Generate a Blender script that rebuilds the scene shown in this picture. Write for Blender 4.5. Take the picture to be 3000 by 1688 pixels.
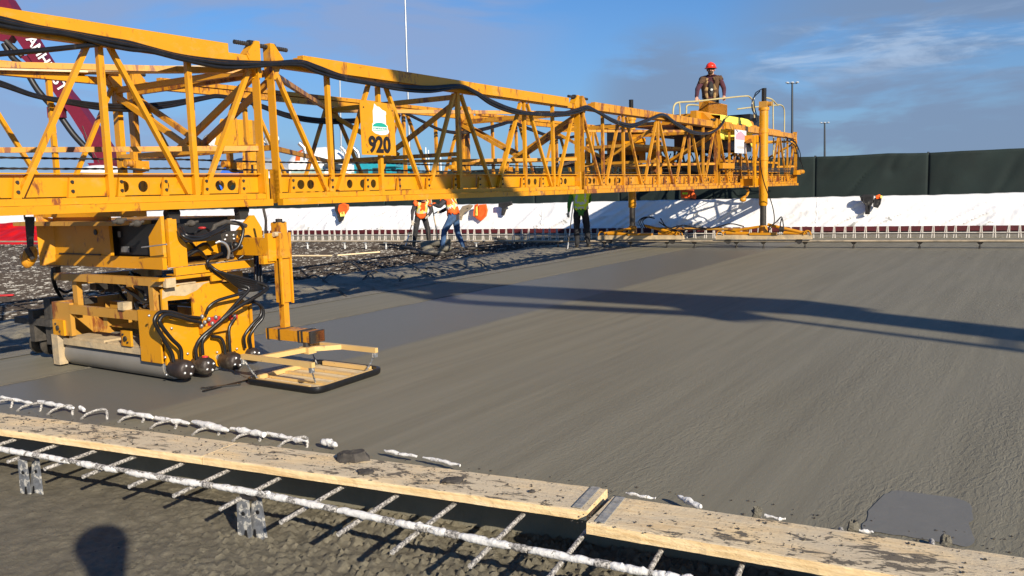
import bpy, bmesh, math, random
import numpy as np
from mathutils import Vector, Matrix, noise
random.seed(7)
R = math.radians
sc = bpy.context.scene
for o in list(bpy.data.objects): bpy.data.objects.remove(o)
COL = sc.collection
# ------------------------------------------------------------------ camera, sky, sun, exposure
EYE = Vector((0, 0, 1.5)); F = 2450.0
PITCH = math.atan(286 / F); ROLL = math.atan(.0276)
FW = Vector((0, math.cos(PITCH), -math.sin(PITCH)))
_u0 = Vector((1, 0, 0)).cross(FW)
RT = Vector((1, 0, 0)) * math.cos(ROLL) - _u0 * math.sin(ROLL)
UP = Vector((1, 0, 0)) * math.sin(ROLL) + _u0 * math.cos(ROLL)
cam = bpy.data.cameras.new('camera'); camo = bpy.data.objects.new('camera', cam); COL.objects.link(camo)
camo.matrix_world = Matrix(((RT.x, UP.x, -FW.x, EYE.x), (RT.y, UP.y, -FW.y, EYE.y), (RT.z, UP.z, -FW.z, EYE.z), (0, 0, 0, 1)))
cam.sensor_width = 36; cam.lens = 36 * F / 3000; cam.clip_end = 2000; cam.clip_start = .05
sc.camera = camo
sc.view_settings.view_transform = 'Standard'; sc.view_settings.look = 'None'
sc.view_settings.exposure = 0.5; sc.view_settings.gamma = 1
SUNDIR = Vector((-0.4532, 0.7849, -0.4226)).normalized()      # the way the light travels
sun = bpy.data.lights.new('sun', 'SUN'); sun.energy = 5.0; sun.angle = R(.5); sun.color = (1, .89, .73)
suno = bpy.data.objects.new('sun', sun); COL.objects.link(suno)
suno.rotation_euler = SUNDIR.to_track_quat('-Z', 'Y').to_euler(); suno.location = (20, -40, 30)
world = bpy.data.worlds.new('World'); sc.world = world; world.use_nodes = True

def ray(x, y): return FW + RT * ((x - 1500) / F) + UP * ((844 - y) / F)
def make_sky():
    nt = world.node_tree; nd = nt.nodes; lk = nt.links
    for n in list(nd): nd.remove(n)
    out = nd.new('ShaderNodeOutputWorld'); bg = nd.new('ShaderNodeBackground'); bg.inputs[1].default_value = .06
    sky = nd.new('ShaderNodeTexSky'); sky.sky_type = 'NISHITA'; sky.sun_disc = False
    sky.sun_elevation = math.asin(-SUNDIR.z); sky.sun_rotation = math.atan2(-SUNDIR.x, -SUNDIR.y)
    sky.air_density = 1.0; sky.dust_density = .1; sky.ozone_density = 3.0
    tc = nd.new('ShaderNodeTexCoord')
    def noise_n(scale, sc3, detail, rough, dist=0):
        mp = nd.new('ShaderNodeMapping'); mp.inputs['Scale'].default_value = sc3
        n = nd.new('ShaderNodeTexNoise'); n.inputs['Scale'].default_value = scale; n.inputs['Detail'].default_value = detail
        n.inputs['Roughness'].default_value = rough; n.inputs['Distortion'].default_value = dist
        lk.new(tc.outputs['Generated'], mp.inputs[0]); lk.new(mp.outputs[0], n.inputs['Vector']); return n.outputs['Fac']
    def mr(v, a, b, c=0, d=1):
        m = nd.new('ShaderNodeMapRange'); m.interpolation_type = 'SMOOTHSTEP'
        lk.new(v, m.inputs[0])
        for i, q in enumerate((a, b, c, d)): m.inputs[i + 1].default_value = q
        return m.outputs[0]
    def mth(op, a, b):
        m = nd.new('ShaderNodeMath'); m.operation = op
        for i, q in enumerate((a, b)):
            if isinstance(q, (int, float)): m.inputs[i].default_value = q
            else: lk.new(q, m.inputs[i])
        m.use_clamp = False; return m.outputs[0]
    def blob(x, y, d0, d1):                    # 1 near the sky direction seen at (x, y), 0 beyond d1 degrees
        d = ray(x, y).normalized()
        v = nd.new('ShaderNodeVectorMath'); v.operation = 'DOT_PRODUCT'; v.inputs[1].default_value = d
        lk.new(tc.outputs['Generated'], v.inputs[0])
        return mr(v.outputs['Value'], math.cos(R(d1)), math.cos(R(d0)))
    def mixc(f, a, b):
        m = nd.new('ShaderNodeMix'); m.data_type = 'RGBA'
        lk.new(f, m.inputs[0])
        for i, q in ((6, a), (7, b)):
            if isinstance(q, tuple): m.inputs[i].default_value = (*q, 1)
            else: lk.new(q, m.inputs[i])
        return m.outputs[2]
    sep = nd.new('ShaderNodeSeparateXYZ'); lk.new(tc.outputs['Generated'], sep.inputs[0])
    hz = mr(sep.outputs[2], .0, .30, .62, 0.0)
    tint = nd.new('ShaderNodeMix'); tint.data_type = 'RGBA'; tint.blend_type = 'MULTIPLY'; tint.inputs[0].default_value = 1
    lk.new(sky.outputs[0], tint.inputs[6]); tint.inputs[7].default_value = SKYTINT
    base = mixc(hz, tint.outputs[2], CL_HAZE)
    soft = noise_n(3.2, (1, 1, 3.5), 5, .55, .3)
    fine = noise_n(7, (1, 1, 5), 8, .6, .6)
    b1 = mth('MAXIMUM', blob(350, 20, 3, 17), blob(1150, -120, 2, 14))
    m1 = mth('MULTIPLY', mr(soft, .40, .56), b1)
    c1 = mixc(mth('MULTIPLY', m1, .85), base, CL_SOFT)
    b3 = mth('MAXIMUM', blob(2750, 420, 7, 17), blob(1950, 300, 1, 6))
    soft2 = noise_n(4.1, (1.3, 1, 5.5), 5, .55, .3)
    c1 = mixc(mth('MULTIPLY', mth('MULTIPLY', mr(soft2, .36, .54), b3), .85), c1, CL_BANK)
    b2 = mth('MAXIMUM', blob(2350, 215, 1, 5), mth('MAXIMUM', blob(2620, 170, 1, 6), blob(2900, 125, 1, 6)))
    el = mr(sep.outputs[2], .095, .13); el2 = mr(sep.outputs[2], .178, .152)
    m2 = mth('MULTIPLY', mth('MULTIPLY', mr(fine, .46, .66), b2), mth('MULTIPLY', el, el2))
    c2 = mixc(mth('MULTIPLY', m2, .75), c1, CL_WISP)
    lk.new(c2, bg.inputs[0]); lk.new(bg.outputs[0], out.inputs[0])
SKYTINT = (.55, .98, 1.42, 1)
CL_HAZE = (2.9, 4.0, 6.3); CL_SOFT = (3.3, 4.5, 7.3); CL_BANK = (2.45, 3.45, 5.3); CL_WISP = (5.2, 6.8, 9.2)
make_sky()

# ------------------------------------------------------------------ survey of the site
AZ = R(32.95)
DU = Vector((math.sin(AZ), math.cos(AZ), 0)); DV = Vector((-math.cos(AZ), math.sin(AZ), 0))   # along / across the machine
DA = Vector((-.9121, .4099, 0)); DB = Vector((.4099, .9121, 0))                              # along / across the deck edge
Z = Vector((0, 0, 1))
def W(u, v, z): return DU * u + DV * v + Z * z
def AB(a, b, z): return DA * a + DB * b + Z * z
def on(x, y, n, d):
    r = ray(x, y); return EYE + r * ((d - EYE.dot(n)) / r.dot(n))
def PV(x, y, v): return on(x, y, DV, v)        # survey sight (x, y) met with a real plane of the site
def PU(x, y, u): return on(x, y, DU, u)
def PB(x, y, b): return on(x, y, DB, b)
def PZ(x, y, z): return on(x, y, Z, z)
def PY(x, y, d): return on(x, y, Vector((0, 1, 0)), d)

# ------------------------------------------------------------------ materials
MATS = {}
def nodes(name):
    m = bpy.data.materials.new(name); m.use_nodes = True; MATS[name] = m
    return m, m.node_tree.nodes, m.node_tree.links, m.node_tree.nodes['Principled BSDF']
def N(nd, lk, typ, scale, detail=4, rough=.55, vec=None, dist=0):
    n = nd.new('ShaderNodeTexNoise' if typ == 'n' else 'ShaderNodeTexVoronoi')
    n.inputs['Scale'].default_value = scale
    if typ == 'n':
        n.inputs['Detail'].default_value = detail; n.inputs['Roughness'].default_value = rough; n.inputs['Distortion'].default_value = dist
    if vec is not None: lk.new(vec, n.inputs['Vector'])
    return n
def ramp(nd, lk, src, stops):
    r = nd.new('ShaderNodeValToRGB'); lk.new(src, r.inputs[0])
    el = r.color_ramp.elements
    while len(el) < len(stops): el.new(.5)
    for e, (p, c) in zip(el, stops): e.position = p; e.color = (*c, 1) if len(c) == 3 else c
    return r.outputs[0]
def mixn(nd, lk, f, a, b, mode='MIX'):
    m = nd.new('ShaderNodeMix'); m.data_type = 'RGBA'; m.blend_type = mode
    for i, q in ((0, f), (6, a), (7, b)):
        if isinstance(q, (int, float)): m.inputs[i].default_value = q
        elif isinstance(q, tuple): m.inputs[i].default_value = (*q, 1)
        else: lk.new(q, m.inputs[i])
    return m.outputs[2]
def bump(nd, lk, b, h, st, dist):
    n = nd.new('ShaderNodeBump'); n.inputs['Strength'].default_value = st; n.inputs['Distance'].default_value = dist
    lk.new(h, n.inputs['Height']); lk.new(n.outputs[0], b.inputs['Normal']); return n
def coord(nd, lk, scale=(1, 1, 1), rot=0, kind='Object'):
    tc = nd.new('ShaderNodeTexCoord'); src = tc.outputs[kind]
    if rot:                                    # turn first, then stretch
        mr_ = nd.new('ShaderNodeMapping'); mr_.inputs['Rotation'].default_value = (0, 0, rot); lk.new(src, mr_.inputs[0]); src = mr_.outputs[0]
    mp = nd.new('ShaderNodeMapping'); mp.inputs['Scale'].default_value = scale
    lk.new(src, mp.inputs[0]); return mp.outputs[0]
def mat(name, col, rough=.6, metal=0, var=.12, vscale=6, bmp=0, bscale=60, dirt=None, dscale=3, dlo=.55, dhi=.7, spec=None):
    m, nd, lk, b = nodes(name)
    v = coord(nd, lk)
    n = N(nd, lk, 'n', vscale, 5, .6, v)
    lo = tuple(c * (1 - var) for c in col); hi = tuple(min(1, c * (1 + var)) for c in col)
    c = ramp(nd, lk, n.outputs['Fac'], [(.3, lo), (.7, hi)])
    if dirt:
        d = N(nd, lk, 'n', dscale, 8, .68, v, .4)
        f = ramp(nd, lk, d.outputs['Fac'], [(dlo, (0, 0, 0)), (dhi, (1, 1, 1))])
        c = mixn(nd, lk, f, c, dirt)
    lk.new(c, b.inputs['Base Color'])
    b.inputs['Roughness'].default_value = rough; b.inputs['Metallic'].default_value = metal
    if spec is not None: b.inputs['Specular IOR Level'].default_value = spec
    if bmp:
        q = N(nd, lk, 'n', bscale, 4, .6, v); bump(nd, lk, b, q.outputs['Fac'], bmp, .01)
    return m
def yellow(name, col, rust=.62):
    m, nd, lk, b = nodes(name)
    v = coord(nd, lk)
    n = N(nd, lk, 'n', 2.2, 4, .6, v)
    c = ramp(nd, lk, n.outputs['Fac'], [(.3, tuple(q * .88 for q in col)), (.7, col)])
    d = N(nd, lk, 'n', 6, 9, .72, coord(nd, lk, (1, 1, .35)), .5)
    f = ramp(nd, lk, d.outputs['Fac'], [(rust, (0, 0, 0)), (rust + .07, (1, 1, 1))])
    c = mixn(nd, lk, f, c, (.21, .065, .018))
    d2 = N(nd, lk, 'n', 26, 6, .7, v)
    f2 = ramp(nd, lk, d2.outputs['Fac'], [(.66, (0, 0, 0)), (.71, (.8, .8, .8))])
    c = mixn(nd, lk, f2, c, (.10, .05, .02))
    d3 = N(nd, lk, 'n', 3.1, 7, .7, coord(nd, lk, (1.3, 1, 2)))
    f3 = ramp(nd, lk, d3.outputs['Fac'], [(.55, (0, 0, 0)), (.8, (.5, .5, .5))])
    c = mixn(nd, lk, f3, c, (.52, .36, .16))
    lk.new(c, b.inputs['Base Color']); b.inputs['Roughness'].default_value = .42
    bump(nd, lk, b, d.outputs['Fac'], .15, .004)
    return m
yellow('yellow', (.65, .285, .004), .57)
yellow('yellow_rusty', (.60, .262, .012), .515)
yellow('yellow_deep', (.58, .24, .004), .62)
yellow('yellow_caked', (.50, .255, .04), .54)
yellow('pan_yellow', (.66, .44, .17), .60)
mat('lime_cover', (.80, .76, .10), .6, var=.08, bmp=.2, bscale=8)
mat('tan_caked', (.50, .38, .22), .85, var=.25, bmp=.4, bscale=40, dirt=(.25, .22, .17), dlo=.5)
mat('wood_board', (.80, .62, .38), .8, var=.18, vscale=12)
mat('black', (.012, .012, .013), .45, var=.2)
mat('rubber', (.010, .010, .011), .34, var=.3, vscale=15, bmp=.1, dirt=(.07, .065, .055), dlo=.62, dhi=.75)
mat('dark_steel', (.05, .045, .042), .5, .5, var=.3, dirt=(.10, .085, .06), dlo=.5)
mat('mud', (.055, .048, .040), .8, var=.4, vscale=20, bmp=.8, bscale=30)
mat('motor', (.035, .025, .021), .5, .2, var=.35, vscale=14, bmp=.4, bscale=30, dirt=(.13, .115, .09), dlo=.58)
mat('silver', (.62, .62, .60), .3, .8, var=.15)
mat('galv', (.26, .265, .27), .45, .6, var=.3, vscale=25)
mat('red_part', (.45, .03, .03), .4, var=.3)
mat('white_paint', (.80, .80, .79), .4, var=.03)
mat('off_white', (.62, .63, .62), .45, var=.08, dirt=(.35, .34, .32), dlo=.58)
mat('maroon', (.14, .008, .022), .38, var=.12)
mat('teal', (.015, .27, .34), .3, var=.1)
mat('teal_flat', (.01, .33, .25), .6, var=.02)
mat('blue_logo', (.03, .12, .52), .5, var=.05)
mat('gold_logo', (.75, .50, .14), .5, var=.1)
mat('glass', (.03, .05, .055), .08, var=.1)
mat('glass_green', (.30, .42, .38), .2, var=.1)
mat('drum_grey', (.30, .33, .37), .32, .15, var=.1, dirt=(.42, .42, .42), dlo=.55)
mat('concrete_far', (.26, .245, .215), .9, var=.15)
mat('sky_steel', (.42, .46, .50), .4, .4, var=.05)
mat('pole_dark', (.035, .045, .055), .5, var=.1)
mat('lead_black', (.012, .008, .008), .6, var=.02)
mat('orange', (.93, .13, .012), .75, var=.1, vscale=20)
mat('hiyellow', (.72, .92, .03), .75, var=.1, vscale=20)
mat('reflect', (.62, .64, .60), .4, var=.06)
mat('trim_yellow', (.90, .80, .16), .7, var=.05)
mat('cloth_black', (.018, .018, .02), .9, var=.5, vscale=14, bmp=.3, bscale=30, dirt=(.14, .13, .11), dlo=.56)
mat('denim', (.045, .10, .21), .9, var=.4, vscale=12, bmp=.3, bscale=30, dirt=(.10, .11, .13), dlo=.55)
mat('sleeve_dark', (.045, .04, .045), .9, var=.4, vscale=10, bmp=.3)
mat('sleeve_green', (.05, .20, .03), .9, var=.3, vscale=10, bmp=.3)
mat('hoodie', (.070, .018, .028), .9, var=.3, vscale=12, bmp=.3, bscale=20)
mat('vest_brown', (.085, .042, .016), .85, var=.4, vscale=18, bmp=.3)
mat('fur', (.34, .22, .09), .95, var=.3, vscale=30, bmp=.6, bscale=90)
mat('boot', (.17, .14, .10), .85, var=.4, vscale=20, bmp=.5)
mat('skin', (.56, .30, .20), .55, var=.1)
mat('beard', (.06, .035, .02), .9, var=.3, vscale=60, bmp=.5)
mat('hat_red', (.86, .045, .018), .25, var=.03)
mat('glove', (.52, .47, .38), .85, var=.2, vscale=20)
mat('jacket_tan', (.30, .23, .15), .9, var=.3, vscale=8, bmp=.5, bscale=12)
mat('fence_green', (.0045, .014, .0125), .85, var=.25, vscale=1.2, bmp=.25, bscale=9)
mat('red_tarp', (.52, .006, .005), .55, var=.3, vscale=2, bmp=.6, bscale=6, spec=.2)
mat('red_form', (.075, .004, .007), .7, var=.3)
mat('rebar_far', (.60, .56, .50), .7, var=.25, dirt=(.30, .22, .15), dlo=.5)
mat('rebar_dark', (.060, .046, .036), .8, var=.4, vscale=18, dirt=(.42, .40, .36), dscale=5.5, dlo=.54, dhi=.60)
mat('soil', (.17, .15, .12), .95, var=.2, vscale=.4)
mat('rail_wood', (.36, .29, .20), .85, var=.3, vscale=4, dirt=(.16, .14, .11), dlo=.5)
mat('phone', (.01, .01, .01), .2)
mat('pink', (.86, .32, .40), .7, var=.05)
mat('grey_ink', (.33, .33, .33), .7, var=.05)
mat('pan_floor', (.60, .49, .31), .8, var=.2, vscale=9, dirt=(.34, .29, .2), dlo=.56)
mat('rail_paint', (.50, .42, .20), .5, var=.1)
mat('cream', (.70, .60, .42), .6, var=.06)

def wet_concrete():
    m, nd, lk, b = nodes('wet_concrete')
    rot = -(math.pi / 2 - AZ)                      # texture x axis runs along the machine
    v = coord(nd, lk, (1, 1, 1), rot)
    sx = coord(nd, lk, (.05, 1, 1), rot)
    big = N(nd, lk, 'n', .8, 4, .5, v); strk = N(nd, lk, 'n', 5.0, 8, .66, sx)
    c = ramp(nd, lk, strk.outputs['Fac'], [(.36, (.172, .158, .116)), (.5, (.194, .179, .132)), (.64, (.215, .198, .147))])
    c = mixn(nd, lk, ramp(nd, lk, big.outputs['Fac'], [(.4, (0, 0, 0)), (.65, (.35, .35, .35))]), c, (.188, .175, .136))
    sp = nd.new('ShaderNodeSeparateXYZ'); lk.new(v, sp.inputs[0])
    wob = nd.new('ShaderNodeMath'); wob.operation = 'MULTIPLY_ADD'; wob.inputs[1].default_value = .12; lk.new(big.outputs['Fac'], wob.inputs[0]); lk.new(sp.outputs[1], wob.inputs[2])
    wet = nd.new('ShaderNodeMapRange'); wet.inputs[1].default_value = 5.40; wet.inputs[2].default_value = 5.50; lk.new(wob.outputs[0], wet.inputs[0])
    wet2 = nd.new('ShaderNodeMapRange'); wet2.inputs[1].default_value = 7.42; wet2.inputs[2].default_value = 7.38; lk.new(wob.outputs[0], wet2.inputs[0])
    ww = nd.new('ShaderNodeMath'); ww.operation = 'MULTIPLY'; lk.new(wet.outputs[0], ww.inputs[0]); lk.new(wet2.outputs[0], ww.inputs[1])
    c = mixn(nd, lk, ww.outputs[0], c, (.142, .137, .118))
    fl = N(nd, lk, 'v', 14, vec=v); ff = ramp(nd, lk, fl.outputs['Distance'], [(.035, (1, 1, 1)), (.07, (0, 0, 0))])
    c = mixn(nd, lk, ff, c, (.20, .19, .16))
    lk.new(c, b.inputs['Base Color'])
    rr = nd.new('ShaderNodeMapRange'); rr.inputs[3].default_value = .62; rr.inputs[4].default_value = .42; lk.new(ww.outputs[0], rr.inputs[0]); lk.new(rr.outputs[0], b.inputs['Roughness'])
    b.inputs['Specular IOR Level'].default_value = .13
    # ripples of the dragged finish: short waves, stronger on some passes of the pan
    rp = nd.new('ShaderNodeTexNoise'); lk.new(coord(nd, lk, (13, 40, 1), rot + .12), rp.inputs['Vector'])
    rp.inputs['Scale'].default_value = 1; rp.inputs['Detail'].default_value = 4; rp.inputs['Roughness'].default_value = .62; rp.inputs['Distortion'].default_value = .8
    mask = N(nd, lk, 'n', 1.3, 3, .5, coord(nd, lk, (.22, 1, 1), rot))
    mk = ramp(nd, lk, mask.outputs['Fac'], [(.36, (.15, .15, .15)), (.62, (1, 1, 1))])
    rg = nd.new('ShaderNodeMapRange'); rg.inputs[1].default_value = 3.9; rg.inputs[2].default_value = .3
    rg.inputs[3].default_value = .03; rg.inputs[4].default_value = 1.0; lk.new(sp.outputs[1], rg.inputs[0])
    mm = nd.new('ShaderNodeMath'); mm.operation = 'MULTIPLY'; lk.new(mk, mm.inputs[0]); lk.new(rg.outputs[0], mm.inputs[1])
    m2 = nd.new('ShaderNodeMath'); m2.operation = 'MULTIPLY'; lk.new(mm.outputs[0], m2.inputs[0]); lk.new(rp.outputs['Fac'], m2.inputs[1])
    fine = N(nd, lk, 'n', 160, 3, .6, v)
    f3 = nd.new('ShaderNodeMath'); f3.operation = 'MULTIPLY_ADD'; lk.new(fine.outputs['Fac'], f3.inputs[0]); f3.inputs[1].default_value = .10; lk.new(m2.outputs[0], f3.inputs[2])
    f4 = nd.new('ShaderNodeMath'); f4.operation = 'MULTIPLY_ADD'; lk.new(strk.outputs['Fac'], f4.inputs[0]); f4.inputs[1].default_value = .25; lk.new(f3.outputs[0], f4.inputs[2])
    bump(nd, lk, b, f4.outputs[0], 1.0, .011)
wet_concrete()
def rough_concrete(name, c0, c1, sc_, dist, rough=.75):
    m, nd, lk, b = nodes(name)
    v = coord(nd, lk)
    n = N(nd, lk, 'n', 9, 8, .65, v)
    c = ramp(nd, lk, n.outputs['Fac'], [(.3, c0), (.7, c1)])
    lk.new(c, b.inputs['Base Color']); b.inputs['Roughness'].default_value = rough
    w = N(nd, lk, 'n', sc_, 8, .7, v, .6); bump(nd, lk, b, w.outputs['Fac'], 1, dist)
rough_concrete('rough_concrete', (.13, .12, .09), (.21, .19, .145), 34, .02)
rough_concrete('clod_concrete', (.10, .09, .062), (.18, .16, .112), 70, .008)
rough_concrete('lumpy_concrete', (.15, .135, .10), (.25, .225, .17), 20, .02)
rough_concrete('patch_concrete', (.150, .146, .130), (.168, .162, .142), 8, .003, .62)
def form_deck():
    m, nd, lk, b = nodes('form_deck')
    v = coord(nd, lk)
    n = N(nd, lk, 'n', 1.4, 6, .6, v)
    c = ramp(nd, lk, n.outputs['Fac'], [(.35, (.30, .28, .25)), (.6, (.62, .62, .60))])
    lk.new(c, b.inputs['Base Color']); b.inputs['Roughness'].default_value = .45; b.inputs['Metallic'].default_value = .2
form_deck()
def tarp():
    m, nd, lk, b = nodes('white_tarp')
    v = coord(nd, lk)
    st = N(nd, lk, 'n', 1.9, 8, .7, v, .5)
    sp = nd.new('ShaderNodeSeparateXYZ'); lk.new(v, sp.inputs[0])
    lo = nd.new('ShaderNodeMapRange'); lo.inputs[1].default_value = .5; lo.inputs[2].default_value = .12; lk.new(sp.outputs[2], lo.inputs[0])
    ad = nd.new('ShaderNodeMath'); ad.operation = 'MULTIPLY_ADD'; ad.inputs[1].default_value = .15; lk.new(lo.outputs[0], ad.inputs[0]); lk.new(st.outputs['Fac'], ad.inputs[2])
    f = ramp(nd, lk, ad.outputs[0], [(.66, (0, 0, 0)), (.70, (.85, .85, .85))])
    sm = N(nd, lk, 'n', 6, 3, .5, v)
    c = ramp(nd, lk, sm.outputs['Fac'], [(.3, (.80, .80, .80)), (.7, (.86, .86, .86))])
    c = mixn(nd, lk, f, c, (.27, .27, .24))
    lk.new(c, b.inputs['Base Color']); b.inputs['Roughness'].default_value = .45
    w = N(nd, lk, 'n', 2.6, 4, .6, coord(nd, lk, (1, 1, .5)), 1.2); bump(nd, lk, b, w.outputs['Fac'], .35, .05)
tarp()
def plank_mat(name, along):
    m, nd, lk, b = nodes(name)
    rot = -math.atan2(along.y, along.x)
    g = N(nd, lk, 'n', 5, 6, .6, coord(nd, lk, (.6, 9, 9), rot), .4)
    c = ramp(nd, lk, g.outputs['Fac'], [(.3, (.66, .44, .20)), (.5, (.84, .62, .33)), (.7, (.90, .71, .43))])
    geo = nd.new('ShaderNodeNewGeometry'); sp = nd.new('ShaderNodeSeparateXYZ'); lk.new(geo.outputs['True Normal'], sp.inputs[0])
    v2 = coord(nd, lk, (1.0, 2.4, 1), rot)
    film = N(nd, lk, 'n', 2.2, 6, .6, v2)
    ff = ramp(nd, lk, film.outputs['Fac'], [(.36, (.2, .2, .2)), (.56, (.8, .8, .8))])
    top = nd.new('ShaderNodeMath'); top.operation = 'GREATER_THAN'; top.inputs[1].default_value = .7; lk.new(sp.outputs[2], top.inputs[0])
    q = nd.new('ShaderNodeMath'); q.operation = 'MULTIPLY'; lk.new(ff, q.inputs[0]); lk.new(top.outputs[0], q.inputs[1])
    c = mixn(nd, lk, q.outputs[0], c, (.55, .47, .34))
    spl = N(nd, lk, 'n', 7.5, 10, .72, v2, .6)
    area = N(nd, lk, 'n', 1.2, 2, .5, coord(nd, lk))
    ad = nd.new('ShaderNodeMath'); ad.operation = 'MULTIPLY_ADD'; ad.inputs[1].default_value = .40; lk.new(area.outputs['Fac'], ad.inputs[0]); lk.new(spl.outputs['Fac'], ad.inputs[2])
    f2 = ramp(nd, lk, ad.outputs[0], [(.785, (0, 0, 0)), (.81, (1, 1, 1))])
    q2 = nd.new('ShaderNodeMath'); q2.operation = 'MULTIPLY'; lk.new(f2, q2.inputs[0]); lk.new(top.outputs[0], q2.inputs[1])
    c = mixn(nd, lk, q2.outputs[0], c, (.15, .125, .09))
    vo = N(nd, lk, 'v', 30, vec=v2); f5 = ramp(nd, lk, vo.outputs['Distance'], [(.12, (1, 1, 1)), (.19, (0, 0, 0))])
    q3 = nd.new('ShaderNodeMath'); q3.operation = 'MULTIPLY'; lk.new(f5, q3.inputs[0]); lk.new(top.outputs[0], q3.inputs[1])
    c = mixn(nd, lk, q3.outputs[0], c, (.12, .10, .075))
    lk.new(c, b.inputs['Base Color']); b.inputs['Roughness'].default_value = .85
    fib = N(nd, lk, 'n', 1, 6, .7, coord(nd, lk, (40, 120, 120), rot), .5)
    s = nd.new('ShaderNodeMath'); s.operation = 'ADD'; lk.new(fib.outputs['Fac'], s.inputs[0]); lk.new(q2.outputs[0], s.inputs[1])
    bump(nd, lk, b, s.outputs[0], .8, .006)
plank_mat('plank', DA)
def epoxy():
    m, nd, lk, b = nodes('splattered_rebar')
    v = coord(nd, lk)
    n = N(nd, lk, 'n', 85, 6, .7, v)
    c = ramp(nd, lk, n.outputs['Fac'], [(.42, (.09, .085, .08)), (.5, (.30, .285, .26)), (.62, (.62, .59, .54))])
    lk.new(c, b.inputs['Base Color']); b.inputs['Roughness'].default_value = .6
    bump(nd, lk, b, n.outputs['Fac'], .7, .004)
epoxy()
mat('tape_white', (.70, .69, .66), .5, var=.06, vscale=10, bmp=.9, bscale=34, dirt=(.20, .18, .15), dscale=16, dlo=.60, dhi=.64)
mat('blotchy_steel', (.17, .18, .195), .5, .2, var=.4, vscale=25, dirt=(.58, .56, .50), dscale=30, dlo=.53, dhi=.57)
mat('speckled_metal', (.23, .23, .225), .8, var=.4, vscale=40, dirt=(.42, .38, .30), dscale=30, dlo=.5)
mat('roller_skin', (.205, .19, .165), .42, var=.1, vscale=3)
mat('leg_chrome', (.085, .075, .065), .3, .6, var=.3)

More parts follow.
